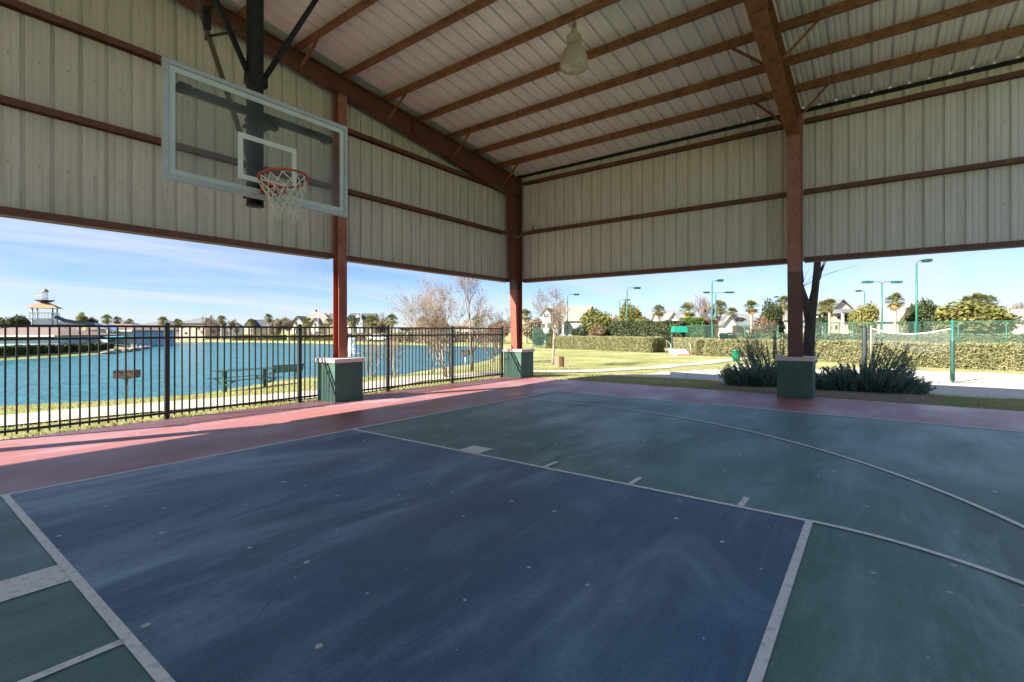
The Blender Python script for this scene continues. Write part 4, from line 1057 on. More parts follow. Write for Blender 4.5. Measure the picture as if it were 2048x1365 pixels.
PB = GD(570, 23)
bn = thing('park_bench', 'dark green slatted park bench facing the water beyond the picnic table', 'bench', PB, 0); bn.scale = (.85, .85, .85)
mb = MB()
for k in range(5): y = -.2 + k * .1; mb.box(-.9, .9, y - .042, y + .042, .43, .45)
mb.build('seat', GREENM, bn)
mb = MB()
for k in range(4): z = .52 + k * .1; mb.obox((0, -.3 - .03 * k, z), (.9, 0, 0), (0, .008, .002), (0, -.012, .042))
mb.build('backrest', GREENM, bn)
for x in (-.75, .75):
    mb = MB(); mb.bar((x, .2, -.12), (x, .2, .42), .05, .05, (0, 1, 0)); mb.bar((x, -.2, -.12), (x, -.36, .86), .05, .05, (0, 1, 0)); mb.bar((x, -.2, .4), (x, .22, .4), .05, .04); mb.build('leg', GREENM, bn)
# green bin
p = GD(1472.5, 35); 
t = thing('litter_bin', 'green plastic bin standing at the end of the path before the hedge', 'bin', p)
mb = MB(); mb.lathe([(.0, .01), (.22, .01), (.235, .04), (.285, .72), (.29, .74), (.25, .74), (.24, .1), (.0, .1)], 20); mb.build('body', GREENP, t, True)
mb = MB(); mb.lathe([(.285, .7), (.32, .71), (.325, .79), (.3, .82), (.27, .815), (.27, .7)], 20); mb.build('rim', GREENP, t, True)
for sx in (-1, 1): mb = MB(); mb.box(sx * .31 - .03, sx * .31 + .03, -.07, .07, .62, .66); mb.build('handle', GREENP, t)
# wooden planter tub of slats
pp_, dd_ = at_pix(1118, 734)
t = thing('wooden_planter', 'round tub of upright wooden slats on the grass beside the thin bare tree', 'planter', pp_)
WOODS = [mat('weathered_slat_' + n, c, c2, scale=6, rough=.85, stretch=(3, 3, .4)) for n, c, c2 in (('tan', (.26, .15, .075), (.33, .2, .1)), ('brown', (.13, .07, .035), (.18, .1, .055)), ('pale', (.36, .24, .13), (.43, .3, .18)))]
mb = MB(); rad = .0095 * dd_; hh = 21 * dd_ / FPX
for k in range(16):
    a = 2 * math.pi * k / 16; ca, sa = math.cos(a), math.sin(a); w = math.pi * rad / 16 * .92
    mb.obox((rad * ca, rad * sa, hh / 2 - .02), (.02 * ca, .02 * sa, 0), (-w * sa, w * ca, 0), (0, 0, hh / 2 + .02 * (k % 3)), k % 3)
mb.build('slats', WOODS, t)
mb = MB(); mb.lathe([(0, hh - .05), (rad - .02, hh - .05)], 16); mb.lathe([(rad - .02, hh * .1), (rad - .02, hh - .05)], 16); mb.build('soil', MULCH, t)
# curb of the sand court
cbp = [Vector(tuple(G(u, v)[0])) for u, v in ((1343, 754), (1376, 757), (1420, 760), (1440, 762), (1475, 765))]
t = thing('concrete_curb', 'low pale concrete curb edging the sand court in the shade', 'curb', cbp[0])
mb = MB(); prev = None
for a, b in zip(cbp[:-1], cbp[1:]):
    d = (b - a).normalized(); mb.bar(a - cbp[0] + Vector((0, 0, .06)) + d * .01, b - cbp[0] + Vector((0, 0, .06)) - d * .01, .14, .24)
mb.build('curb_blocks', mat('white_curb_paint', (.66, .68, .7), (.74, .76, .78), scale=4, rough=.7), t)

# volleyball net ------------------------------------------------------------
dA, dB = 20.6, 30.0
A3, B3 = GD(1905, dA), GD(1742, dB)
def pole(label, p, top, r, m, pad=None, name='net_post'):
    t = thing(name, label, 'post', p, 0, None)
    mb = MB(); mb.tube([(0, 0, -.3), (0, 0, top - p.z)], r, 12); mb.lathe([(r, 0), (r * .6, .03), (0, .035)], 12, (0, 0, top - p.z)); mb.build('pole', m, t, True)
    if pad: mb = MB(); mb.lathe([(r + .0, pad[0]), (r + .022, pad[0]), (r + .026, pad[0] + .02), (r + .026, pad[1] - .02), (r + .022, pad[1]), (r, pad[1])], 14); mb.build('pad', GREENM if m is TEAL else m, t, True)
    return t
TEAL = mat('teal_green_pole_paint', (.014, .11, .08), (.022, .135, .1), scale=5, rough=.5)
pole('green net post with dark padding at the right end of the volleyball net', A3, ZD(641, dA), .055, TEAL, (0.05, 1.75))
pole('slim grey net pole at the far left end of the volleyball net', B3, ZD(652, dB), .04, mat('weathered_grey_pole', (.2, .2, .19), rough=.6))
C3 = GD(1729, 23)
pole('thick dark padded post rising behind the largest spiky shrub', C3, ZD(655, 23), .085, mat('charcoal_vinyl', (.02, .028, .03), rough=.5), (0, ZD(656, 23) - C3.z))
net = thing('volleyball_net', 'sagging volleyball net with white top tape over the sand', 'net', A3)
mb = MB(); NT = 26; tape = []; low = []
for i in range(NT + 1):
    s = i / NT; q = A3.lerp(B3, s)
    zt_ = ZD(657, dA) * (1 - s) + ZD(657, dB) * s - .32 * math.sin(math.pi * s) * (1 - .2 * s); tape.append(Vector((q.x, q.y, zt_))); low.append(Vector((q.x, q.y, zt_ - .85 - .1 * math.sin(s * 7))))
mb = MB()
for a, b in zip(tape[:-1], tape[1:]): mb.obox((a + b) / 2 - A3, (b - a) / 2, (.004, .008, 0), (0, 0, .024))
mb.build('top_tape', mat('white_canvas_tape', (.7, .7, .68), rough=.8), net)
mb = MB()
for j in range(9):
    f = (j + 1) / 9; pts = [a.lerp(b, f) - A3 for a, b in zip(tape, low)]; mb.tube(pts, .004, 3, cap=False)
for i in range(NT * 3 + 1):
    s = i / 3; k = min(int(s), NT - 1); g = s - k; mb.tube([tape[k].lerp(tape[k + 1], g) - A3, low[k].lerp(low[k + 1], g) - A3], .003, 3, cap=False)
mb.build('mesh', mat('grey_net_cord', (.22, .22, .2), rough=.9), net)
mb = MB(); mb.tube([p_ - A3 for p_ in low], .008, 4); mb.build('bottom_cord', GALV, net)

# ------------------------------------------------------------------ tennis courts: fences, light poles
def link_mat():
    m = bpy.data.materials.new('green_chain_link'); m.use_nodes = True; nt = m.node_tree; b = nt.nodes['Principled BSDF']; L = nt.links.new
    b.inputs['Base Color'].default_value = (.05, .11, .085, 1); b.inputs['Roughness'].default_value = .6
    tcn = nt.nodes.new('ShaderNodeTexCoord'); vs = []
    for rz in (45, -45):
        mpn = nt.nodes.new('ShaderNodeMapping'); mpn.vector_type = 'TEXTURE'; mpn.inputs['Rotation'].default_value = (0, R(rz), 0); L(tcn.outputs['Object'], mpn.inputs['Vector'])
        w = nt.nodes.new('ShaderNodeTexWave'); w.inputs['Scale'].default_value = 3.2; L(mpn.outputs[0], w.inputs['Vector'])
        t_ = nt.nodes.new('ShaderNodeMath'); t_.operation = 'GREATER_THAN'; t_.inputs[1].default_value = .965; L(w.outputs['Fac'], t_.inputs[0]); vs.append(t_.outputs[0])
    mx = nt.nodes.new('ShaderNodeMath'); mx.operation = 'MAXIMUM'; L(vs[0], mx.inputs[0]); L(vs[1], mx.inputs[1]); L(mx.outputs[0], b.inputs['Alpha'])
    return m
LINK = link_mat()
def chain_fence(label, pts, h, step=3.0):
    P = [Vector((p[0], p[1])) for p in pts]; base = Vector((P[0].x, P[0].y, T(P[0].x, P[0].y)))
    t = thing('tennis_fence', label, 'fence', base, 0, 'chain link fences of the tennis courts'); first = None
    for a, b in zip(P[:-1], P[1:]):
        l = (b - a).length; n = max(1, round(l / step)); ang = math.atan2(b.y - a.y, b.x - a.x)
        for k in range(n + 1):
            if k == 0 and a is not P[0]: continue
            q = a.lerp(b, k / n)
            if first is None: mb = MB(); mb.tube([(0, 0, -.2), (0, 0, h)], .04, 8); first = mb.build('post', TEAL, t, True); o = first
            else: o = dup(first)
            o.location = (q.x - base.x, q.y - base.y, T(q.x, q.y) - base.z)
        mb = MB(); mb.tube([(0, 0, h - .03), (l, 0, h - .03)], .025, 6); o = mb.build('rail', TEAL, t, True); o.location = (a.x - base.x, a.y - base.y, 0); o.rotation_euler = (0, 0, ang)
        mb = MB(); mb.box(0, l, -.002, .002, .02, h - .05); o = mb.build('chain_link', LINK, t); o.location = (a.x - base.x, a.y - base.y, 0); o.rotation_euler = (0, 0, ang)
    return t
chain_fence('green chain link fence along the near side of the tennis courts, right half', [PD(1600, 56), PD(1830, 47), PD(2120, 40)], 3.1)
chain_fence('farther green chain link fence behind the court light poles at right', [PD(1470, 84), PD(1640, 80), PD(1805, 74)], 3.6)
chain_fence('green chain link fence section behind the awning bench', [PD(1366, 62), PD(1425, 58), PD(1556, 56)], 2.9)
chain_fence('short green chain link fence by the cove behind the thin bare tree', [PD(1066, 62), PD(1092, 60), PD(1140, 66)], 2.6)
def court_light(label, u, d, vtop, arms, head='dark'):
    p = GD(u, d); H = ZD(vtop, d) - p.z; t = thing('court_light', label, 'light pole', p, YAW - R(90), 'light poles of the tennis courts')
    mb = MB(); mb.tube([(0, 0, -.3), (0, 0, H * .5), (0, 0, H - .35)], [.11, .095, .075], 10); mb.build('pole', TEAL, t, True)
    for sx, L_ in arms:
        mb = MB(); mb.tube([(0, 0, H - .4), (sx * .08, 0, H - .15), (sx * .3, 0, H - .02), (sx * L_ * .6, 0, H)], .04, 6); mb.build('arm', TEAL, t, True)
        mb = MB(); mb.box(*sorted((sx * L_ * .55, sx * L_)), -.32, .32, H - .14, H + .1); mb.box(*sorted((sx * L_ * .58, sx * L_ * .97)), -.28, .28, H - .17, H - .14); mb.build('lamp_head', GREENM if head == 'dark' else TEAL, t, bevel=.03)
    return t
court_light('tallest teal court light, nearest, arm to the right, at far right', 1833, 46, 521, [(1, 1.25)])
court_light('court light with two wide teal lamp heads side by side', 1764, 62, 564, [(-1, 2.4), (1, 2.4)], 'teal')
court_light('slim court light with a single head to the left, beside the twin headed pole', 1729, 76, 582, [(-1, 1.2)])
court_light('green court light with arm to the right above the hedge gap', 1424, 60, 561, [(1, 1.3)])
court_light('darker court light with two heads just right of the gap pole', 1431.5, 82, 585, [(-1, 2.0), (1, 3.0)])
court_light('court light at centre left with a dark head to its right', 1254, 70, 576, [(1, 1.9)])
court_light('shorter court light left of the dark headed one', 1239, 94, 600, [(1, 2.0)])
court_light('court light seen through the thin bare tree', 1135, 80, 589, [(1, 1.9)])
court_light('distant court light left of the right hand column', 1563, 88, 594, [(-1, 1.2)])
# awning bench in the hedge gap
p = GD(1360, 52); t = thing('awning_bench', 'bench under a green awning in the gap between the hedges', 'shelter', p, YAW - R(90))
s_ = 52 / FPX
mb = MB(); mb.hexa([(-.85, -.7, ZD(665, 52) - p.z), (.6, -.7, ZD(665, 52) - p.z), (1.2, .5, ZD(664, 52) - p.z), (-.85, .5, ZD(664, 52) - p.z), (-.8, -.6, ZD(653, 52) - p.z), (.5, -.6, ZD(653, 52) - p.z), (.55, .2, ZD(653, 52) - p.z), (-.8, .2, ZD(653, 52) - p.z)])
mb.build('awning', mat('green_canvas', (.0, .19, .12), (.0, .23, .15), scale=3, rough=.8), t)
for x in (-.75, .45): mb = MB(); mb.tube([(x, .3, -.2), (x, .3, ZD(664, 52) - p.z)], .04, 8); mb.build('post', TEAL, t, True)
mb = MB(); mb.box(-.75, .5, -.45, -.05, .95, 1.0); mb.box(-.75, .5, -.1, -.05, 1.05, 1.5); mb.box(-.7, -.64, -.4, -.1, 0, .95); mb.box(.4, .46, -.4, -.1, 0, .95); mb.build('seat', mat('brown_bench_boards', (.26, .15, .11), (.34, .2, .15), scale=5, rough=.8), t)
p = GD(1358, 44); t = thing('metal_steps', 'pale grey steps with rails between the two hedges', 'steps', p, YAW - R(90))
mb = MB()
for k in range(3): mb.box(-.8, .75, -.5 + k * .35, -.15 + k * .35, 0 if k == 0 else .18 * k, .18 * (k + 1))
mb.build('treads', mat('pale_grey_paint', (.4, .45, .45), (.46, .5, .5), scale=3, rough=.6), t)
for x in (-.9, .85): mb = MB(); mb.tube([(x, -.5, 0), (x, -.5, .95), (x, .6, 1.35), (x, .6, 0)], .03, 6); mb.build('handrail', GALV, t, True)
mb = MB(); mb.box(-.35, .85, -.72, -.52, -.05, .12); mb.build('brick_kerb', mat('red_brick', (.3, .1, .08), (.36, .14, .11), scale=8, rough=.9), t)

# ------------------------------------------------------------------ palms and crowns (shared meshes)
PALMG = leafmat('palm_green', (.11, .13, .035), (.22, .21, .07), 2.5, .3)
PALMD = leafmat('dry_palm_fronds', (.4, .25, .08), (.5, .34, .13), 3, .3)
PTRUNK = mat('palm_trunk', (.3, .23, .17), (.4, .32, .24), scale=8, rough=.95, stretch=(1, 1, 4), bump=.6, bscale=12)
def frond_set(seed, n, elo, ehi, Ls, drop):
    r = random.Random(seed); mb = MB()
    for k in range(n):
        az = r.uniform(0, 6.28); el = R(r.uniform(elo, ehi)); d = Vector((math.cos(az) * math.cos(el), math.sin(az) * math.cos(el), math.sin(el)))
        L_ = r.uniform(.38, .6) * Ls; c = d * L_; side = d.cross(Vector((0, 0, 1)))
        side = side.normalized() if side.length > .01 else Vector((1, 0, 0)); upv = side.cross(d)
        mb.tube([(0, 0, 0), c * .55 + Vector((0, 0, .02)), c], [.018, .014, .01], 3, cap=False)
        for j in range(9):
            a = R(-72 + 18 * j); ld = (d * math.cos(a) + side * math.sin(a)); tip = c + ld * r.uniform(.34, .5) * Ls + Vector((0, 0, -drop * r.uniform(.6, 1.2))) + upv * r.uniform(-.05, .05)
            mid = c.lerp(tip, .5) + Vector((0, 0, drop * .25)); w = ld.cross(upv).normalized() * .032
            mb.add([c, mid - w, mid + w, tip], [(0, 1, 2), (1, 3, 2)])
    return mb
pal_g = []; pal_d = []
for i in range(3):
    me = frond_set(50 + i, 64, -38, 88, 1.0, .13); pal_g.append(me)
    pal_d.append(frond_set(60 + i, 10 + 5 * i, -70, -25, .72, .2))
pal_mesh = []
def palm(label, u, d, vtop, rpx, kind=0, group='sabal palms', dry=True):
    p = GD(u, d); r_ = 1.22 * rpx * d / FPX; H = ZD(vtop, d) - p.z - r_ * .85
    t = thing('palm_tree', label, 'palm tree', p, random.uniform(0, 6.28), group)
    while len(pal_mesh) < 3:
        i = len(pal_mesh); g_ = pal_g[i].build('crown', PALMG, t); dd2 = pal_d[i].build('dry_fronds', PALMD, t)
        mb = MB(); mb.lathe([(.24, 0), (.2, .03), (.16, .1), (.14, .5), (.16, .85), (.22, .93), (.16, 1.0), (.0, 1.02)], 9); tk = mb.build('trunk', PTRUNK, t, True)
        pal_mesh.append((g_.data, dd2.data, tk.data)); [bpy.data.objects.remove(o) for o in (g_, dd2, tk)]
    G_, D_, K_ = pal_mesh[kind]
    for nm, me, sc, z in (('crown', G_, (r_,) * 3, H), ('trunk', K_, (1.1 * r_ / 1.6 + .25, 1.1 * r_ / 1.6 + .25, H), 0)) + ((('dry_fronds', D_, (r_,) * 3, H),) if dry else ()):
        o = bpy.data.objects.new(nm, me); COL.objects.link(o); o.parent = t; o.scale = sc; o.location = (0, 0, z)
    return t
crown_mesh = {}
def bushy(label, u, d, vtop, wpx, m, kind=0, group='leafy trees', base_v=None, trunk_frac=.3, name='leafy_tree', squash=1.0):
    p = GD(u, d); hw = wpx * d / FPX / 2; H = ZD(vtop, d) - p.z
    t = thing(name, label, 'tree' if 'tree' in name else 'bush', p, random.uniform(0, 6.28), group)
    key = (kind, m.name)
    if key not in crown_mesh:
        c = crown(9000, 1, 1, 1, 0, .05, 14, 100 + kind).build('crown', m); me = c.data; bpy.data.objects.remove(c)
        br, _ = branchy(200 + kind, 1, 1.0, .9, 2, .06, .01, (3, 4), .15, .3, clear=.5); tk = br.build('trunk', BARK); mt = tk.data; bpy.data.objects.remove(tk); crown_mesh[key] = (me, mt)
    me, mt = crown_mesh[key]
    ch = H * (1 - trunk_frac); o = bpy.data.objects.new('crown', me); COL.objects.link(o); o.parent = t; o.location = (0, 0, H - ch * .52); o.scale = (hw * 1.05, hw * 1.05, ch * .54)
    o = bpy.data.objects.new('trunk', mt); COL.objects.link(o); o.parent = t; o.scale = (max(.8, hw * .9), max(.8, hw * .9), H * .95)
    return t
bare_mesh = {}
def far_bare(label, u, d, vtop, kind=0, m=None, sx=1.0, group='bare winter trees'):
    p = GD(u, d); H = ZD(vtop, d) - p.z; t = thing('bare_tree', label, 'tree', p, random.uniform(0, 6.28), group)
    if kind not in bare_mesh:
        mb, tp_ = branchy(300 + kind, 1 if kind != 2 else 3, 1.0, .8, 4, .022, .003, (4, 5), .15, .4, sub=.6, clear=.25)
        zmax = max(v[2] for v in mb.v); mb.v = [(v[0] / zmax, v[1] / zmax, v[2] / zmax) for v in mb.v]
        o = mb.build('limbs', m or BARK); bare_mesh[kind] = o.data; bpy.data.objects.remove(o)
    o = bpy.data.objects.new('trunk', bare_mesh[kind]); COL.objects.link(o); o.parent = t; o.scale = (H * sx, H * sx, H)
    return t
OLIVEL = leafmat('olive_leaves', (.13, .14, .035), (.24, .22, .07), 1.6, .25)
DARKL = leafmat('dark_evergreen_leaves', (.03, .05, .02), (.075, .09, .035), 2, .2)
BROWNL = leafmat('russet_winter_leaves', (.16, .1, .055), (.24, .16, .09), 2, .25)
TANL = leafmat('tan_winter_twigs', (.25, .2, .13), (.33, .27, .18), 2, .25)
GREENL = leafmat('bright_hedge_green', (.07, .14, .03), (.13, .19, .05), 1.5, .25)
GREYGL = leafmat('muted_hedge_green', (.09, .13, .06), (.16, .19, .09), 1.5, .25)

# ------------------------------------------------------------------ houses
WINPANE = mat('dark_window_glass', (.03, .04, .05), rough=.1, spec=.8)
WINFR = mat('white_window_frame', (.7, .69, .66), rough=.6)
def rfm(name, c): return mat(name, c, tuple(x * 1.2 for x in c), scale=1.5, rough=.9, c3=tuple(x * .8 for x in c), s3=6, a3=.5)
RGREY = rfm('grey_shingles', (.13, .135, .14)); RDARK = rfm('charcoal_shingles', (.06, .065, .075)); RTAN = rfm('taupe_shingles', (.22, .19, .155)); RLIGHT = rfm('pale_grey_shingles', (.17, .165, .16)); RBROWN = rfm('brown_shingles', (.16, .11, .09))
def wlm(name, c): return mat(name, c, tuple(min(.9, x * 1.12) for x in c), scale=1.2, rough=.85)
WBEIGE = wlm('beige_stucco', (.52, .44, .35)); WWHITE = wlm('white_siding', (.62, .6, .57)); WTAN = wlm('tan_brick', (.4, .31, .24)); WGREY = wlm('grey_siding', (.34, .36, .37)); WBLUE = wlm('pale_blue_siding', (.3, .42, .56)); WBRICK = wlm('pink_brick', (.55, .39, .31))
def house(label, u0, u1, d, veave, vridge, roof='hip', wall=WBEIGE, rm=RGREY, dep=9, rz=0, wins=(), gable=None, door=None, chimney=False, cat='house', name='house', porch=None, gutter=False, vbase=None, rl=None):
    """u0,u1: pixel span of the front; local x to the right, y away from the camera"""
    uc = (u0 + u1) / 2; p = GD(uc, d); w = (u1 - u0) * d / FPX; hw = w / 2; He = ZD(veave, d) - p.z; Hr = ZD(vridge, d) - p.z
    t = thing(name, label, cat, p, YAW - R(90) + R(rz), None if name != 'house' else 'houses around the lake')
    mb = MB(); mb.box(-hw, hw, 0, dep, -.5, He)
    if roof == 'gable':      # ridge along y: gable faces camera
        mb.add([(-hw, 0, He), (hw, 0, He), (0, 0, Hr - .1), (-hw, dep, He), (hw, dep, He), (0, dep, Hr - .1)], [(0, 1, 2), (4, 3, 5)])
    if roof == 'side':
        mb.add([(-hw, 0, He), (-hw, dep, He), (-hw, dep / 2, Hr - .1), (hw, 0, He), (hw, dep, He), (hw, dep / 2, Hr - .1)], [(1, 0, 2), (3, 4, 5)])
    mb.build('wall', wall, t)
    rb = MB(); o = .45; th = .14
    def slab(pts): rb.add([(x, y, z) for x, y, z in pts] + [(x, y, z + th) for x, y, z in pts], [tuple(range(len(pts) - 1, -1, -1)), tuple(range(len(pts), 2 * len(pts)))] + [(i, (i + 1) % len(pts), len(pts) + (i + 1) % len(pts), len(pts) + i) for i in range(len(pts))])
    if roof == 'hip':
        k = min(hw, dep / 2) * .95; rlx = max(.05, hw + o - k) if rl is None else rl
        e = [(-hw - o, -o, He), (hw + o, -o, He), (hw + o, dep + o, He), (-hw - o, dep + o, He)]; r1, r2 = (-rlx, dep / 2, Hr), (rlx, dep / 2, Hr)
        rb.add(e + [r1, r2, *[(x, y, z - th) for x, y, z in e]], [(0, 1, 5, 4), (1, 2, 5), (2, 3, 4, 5), (3, 0, 4), (9, 8, 7, 6), (0, 6, 7, 1), (1, 7, 8, 2), (2, 8, 9, 3), (3, 9, 6, 0)])
    elif roof == 'gable':
        s_ = (Hr - He) / hw; slab([(-hw - o, -o, He - o * s_), (0, -o, Hr), (0, dep + o, Hr), (-hw - o, dep + o, He - o * s_)]); slab([(0, -o, Hr + .001), (hw + o, -o, He - o * s_), (hw + o, dep + o, He - o * s_), (0, dep + o, Hr + .001)])
    else:
        s_ = (Hr - He) / (dep / 2); slab([(-hw - o, -o, He - o * s_), (hw + o, -o, He - o * s_), (hw + o, dep / 2, Hr), (-hw - o, dep / 2, Hr)]); slab([(-hw - o, dep / 2, Hr + .001), (hw + o, dep / 2, Hr + .001), (hw + o, dep + o, He - o * s_), (-hw - o, dep + o, He - o * s_)])
    ro = rb.build('roof', rm, t)
    if gable:   # projecting front gables: (u, width px, v_eave, v_peak, wall material)
        for gu, gw, ge, gp, gmat in gable:
            gx_ = (gu - uc) * d / FPX; gh = gw * d / FPX / 2; e_ = ZD(ge, d) - p.z; k_ = ZD(gp, d) - p.z
            mb = MB(); mb.box(gx_ - gh, gx_ + gh, -1.6, -.003, -.5, e_); mb.add([(gx_ - gh, -1.6, e_), (gx_ + gh, -1.6, e_), (gx_, -1.6, k_)], [(0, 1, 2)]); wing = mb.build('gable_wing', gmat, t)
            rb = MB(); yb = dep * .5
            for sx in (-1, 1):
                q = [(gx_ + sx * (gh + .35), -1.95, e_ - .3), (gx_, -1.95, k_ + .06), (gx_, yb, k_ + .06), (gx_ + sx * (gh + .35), yb, e_ - .3)]
                rb.add(q + [(x, y, z + .13) for x, y, z in q], [(3, 2, 1, 0), (4, 5, 6, 7), (0, 1, 5, 4), (1, 2, 6, 5), (2, 3, 7, 6), (3, 0, 4, 7)])
            rb.build('gable_roof', rm, wing)
    for wu, wv, ww, wh in wins:
        x = (wu - uc) * d / FPX; z = ZD(wv, d) - p.z; a, b_ = ww * d / FPX / 2, wh * d / FPX / 2; yf = -.05
        if gable:
            for gu, gw, *_ in gable:
                if abs(wu - gu) < gw / 2: yf = -1.65
        mb = MB(); mb.box(x - a - .08, x + a + .08, yf, yf + .06, z - b_ - .08, z + b_ + .08); wo = mb.build('window', WINFR, t)
        mb = MB(); mb.box(x - a, x - .02, yf - .02, yf - .002, z - b_, z + b_); mb.box(x + .02, x + a, yf - .02, yf - .002, z - b_, z + b_); mb.build('pane', WINPANE, wo)
    if door:
        x = (door[0] - uc) * d / FPX; z1 = ZD(door[1], d) - p.z; a = door[2] * d / FPX / 2; yf = -1.64 if gable and any(abs(door[0] - g_[0]) < g_[1] / 2 for g_ in gable) else -.04
        mb = MB(); mb.box(x - a, x + a, yf, yf + .06, 0, z1); mb.build('door', mat('dark_brown_door', (.09, .05, .035), rough=.6), t)
    if porch:   # (u0,u1,v_roof,v_rooftop, columns)
        xa, xb_ = (porch[0] - uc) * d / FPX, (porch[1] - uc) * d / FPX; z0, z1 = ZD(porch[2], d) - p.z, ZD(porch[3], d) - p.z; yo = -2.6
        mb = MB(); mb.add([(xa, yo, z0), (xb_, yo, z0), (xb_, -.01, z1), (xa, -.01, z1), (xa, yo, z0 - .25), (xb_, yo, z0 - .25), (xb_, -.01, z0 - .25), (xa, -.01, z0 - .25)], [(0, 1, 2, 3), (7, 6, 5, 4), (4, 5, 1, 0), (5, 6, 2, 1), (7, 4, 0, 3)]); po_ = mb.build('porch_roof', rm, t)
        for k in range(porch[4]):
            x = xa + .25 + (xb_ - xa - .5) * k / max(1, porch[4] - 1); mb = MB(); mb.box(x - .16, x + .16, yo + .1, yo + .42, -.3, z0 - .252); mb.build('porch_column', WINFR, t)
    if chimney:
        x = (chimney[0] - uc) * d / FPX; z1 = ZD(chimney[1], d) - p.z; mb = MB(); mb.box(x - .4, x + .4, dep * .4, dep * .4 + .7, He, z1); mb.build('chimney', WTAN, ro)
    return t
# across the lake, left to right
house('pale two storey house with low grey hip roof left of the fence post', 281, 336, 128, 650, 640.5, 'hip', WWHITE, RGREY, 9, 0, ((292, 655, 4, 4), (306, 655, 4, 4), (320, 656, 4, 5), (300, 667, 5, 5), (322, 667, 5, 5)))
house('grey hip roofed house with a sharp peak just right of the fence post', 357, 410, 124, 646, 634, 'hip', WTAN, RGREY, 10, 0, ((366, 655, 4, 5), (380, 655, 4, 5), (398, 655, 5, 5), (372, 667, 6, 5)), rl=.4)
house('low white house behind bare trees, right of the peaked roof', 414, 455, 130, 655, 646, 'side', WWHITE, RGREY, 8, 0, ((424, 661, 4, 4), (440, 661, 5, 4)))
house('beige house with a dark charcoal side roof', 496, 534, 125, 653, 640, 'side', WBEIGE, RDARK, 9, 12, ((505, 661, 4, 5), (522, 661, 4, 5)), gable=((503, 12, 650, 641, WBEIGE),))
house('largest tan house with a broad taupe roof and two front gables', 590, 660, 118, 646, 624, 'hip', WBEIGE, RTAN, 11, 0, ((598, 647, 4, 6), (625, 650, 4, 7), (636, 650, 4, 7), (650, 650, 4, 6), (600, 664, 5, 6), (640, 666, 6, 6)), gable=((600, 20, 646, 634, WBEIGE), (634, 16, 650, 638, WBEIGE)))
house('house with charcoal roof right of the big tan one', 642, 668, 121, 650, 627, 'side', WGREY, RDARK, 8, -14, ((650, 657, 4, 5),))
house('white house with steep dark roof right of the gable column', 695, 742, 116, 645, 627, 'side', WWHITE, RDARK, 10, 5, ((718, 648, 3, 6), (724, 648, 3, 6), (704, 655, 4, 5), (734, 655, 4, 5)), gable=((702, 13, 644, 633, WWHITE), (722, 12, 642, 632, WGREY)))
house('low tan house seen through the crape myrtle', 800, 856, 108, 656, 644, 'hip', WTAN, RTAN, 9, 0, ((815, 662, 5, 5), (838, 662, 5, 5)))
house('pale house behind the twin bare trees near the corner', 905, 965, 100, 652, 640, 'hip', WBEIGE, RTAN, 9, 0, ((920, 659, 5, 5), (945, 659, 5, 5)))
house('distant grey roofed house behind the pool buildings at left', 36, 86, 128, 648, 637.5, 'hip', WWHITE, RGREY, 9)
house('distant house with pale roof right of the water slide', 196, 242, 132, 651, 641, 'hip', WBEIGE, RGREY, 9)
# right side, behind the tennis courts
house('grey and white two storey house with a steep gable behind the thin bare tree', 1086, 1166, 96, 641, 611, 'side', WGREY, RTAN, 12, -24, ((1093, 632, 4, 7), (1100, 632, 4, 7)), gable=((1096, 18, 630, 618, WWHITE),), porch=(1080, 1136, 646, 640, 4))
house('white gabled house behind the dark hedge left of the awning', 1328, 1368, 108, 650, 622, 'side', WWHITE, RLIGHT, 10, 0, ((1341, 636, 2.5, 5), (1352, 655, 5, 5)), gable=((1342, 28, 645, 627, WWHITE),))
house('cream house peeking between the round olive trees', 1205, 1250, 108, 652, 641, 'gable', WWHITE, RTAN, 9, 0, ((1227, 656, 5, 5),))
house('long pale roofed bungalow with a white gable end beside the green pole', 1440, 1566, 84, 653, 624, 'hip', WBEIGE, RLIGHT, 12, 0, ((1500, 661, 6, 6), (1530, 661, 6, 6)), gable=((1451, 26, 650, 634, WWHITE),), door=(1460, 652, 8), rl=1.2)
house('pale house mostly hidden by the right column and forked tree', 1575, 1630, 92, 640, 618, 'hip', WBEIGE, RLIGHT, 10, 0, ((1592, 650, 5, 6), (1612, 650, 5, 6)))
house('two storey house with a columned balcony behind the paired palms', 1655, 1712, 92, 624, 600, 'gable', WBEIGE, RGREY, 11, 8, ((1684, 634, 24, 8), (1670, 655, 6, 8), (1700, 655, 6, 8)), porch=(1660, 1706, 625, 618, 3))
house('white two storey house with small square windows behind the tall palm', 1757, 1806, 90, 628, 612, 'hip', WBEIGE, RGREY, 10, 0, ((1767, 626, 3, 3), (1774, 626, 3, 3), (1781, 626, 3, 3), (1767, 636, 3, 3), (1774, 636, 3, 3), (1781, 636, 3, 3), (1772, 655, 6, 8)))
house('tan house with sloping gable right of the tall palm', 1786, 1850, 84, 640, 608, 'gable', WTAN, RLIGHT, 11, 20, ((1818, 628, 6, 7), (1818, 648, 6, 8), (1800, 655, 6, 8), (1836, 655, 6, 8)))
house('wide pale roofed house behind the trees at right', 1852, 1944, 96, 626, 600, 'hip', WBEIGE, RLIGHT, 13, 0, ((1880, 635, 6, 6), (1905, 650, 7, 7)))
house('brick gabled house at the far right edge', 2002, 2110, 74, 640, 606, 'hip', WBRICK, RLIGHT, 12, 0, ((2045, 656, 8, 8),), gable=((2050, 60, 642, 620, WBRICK),))

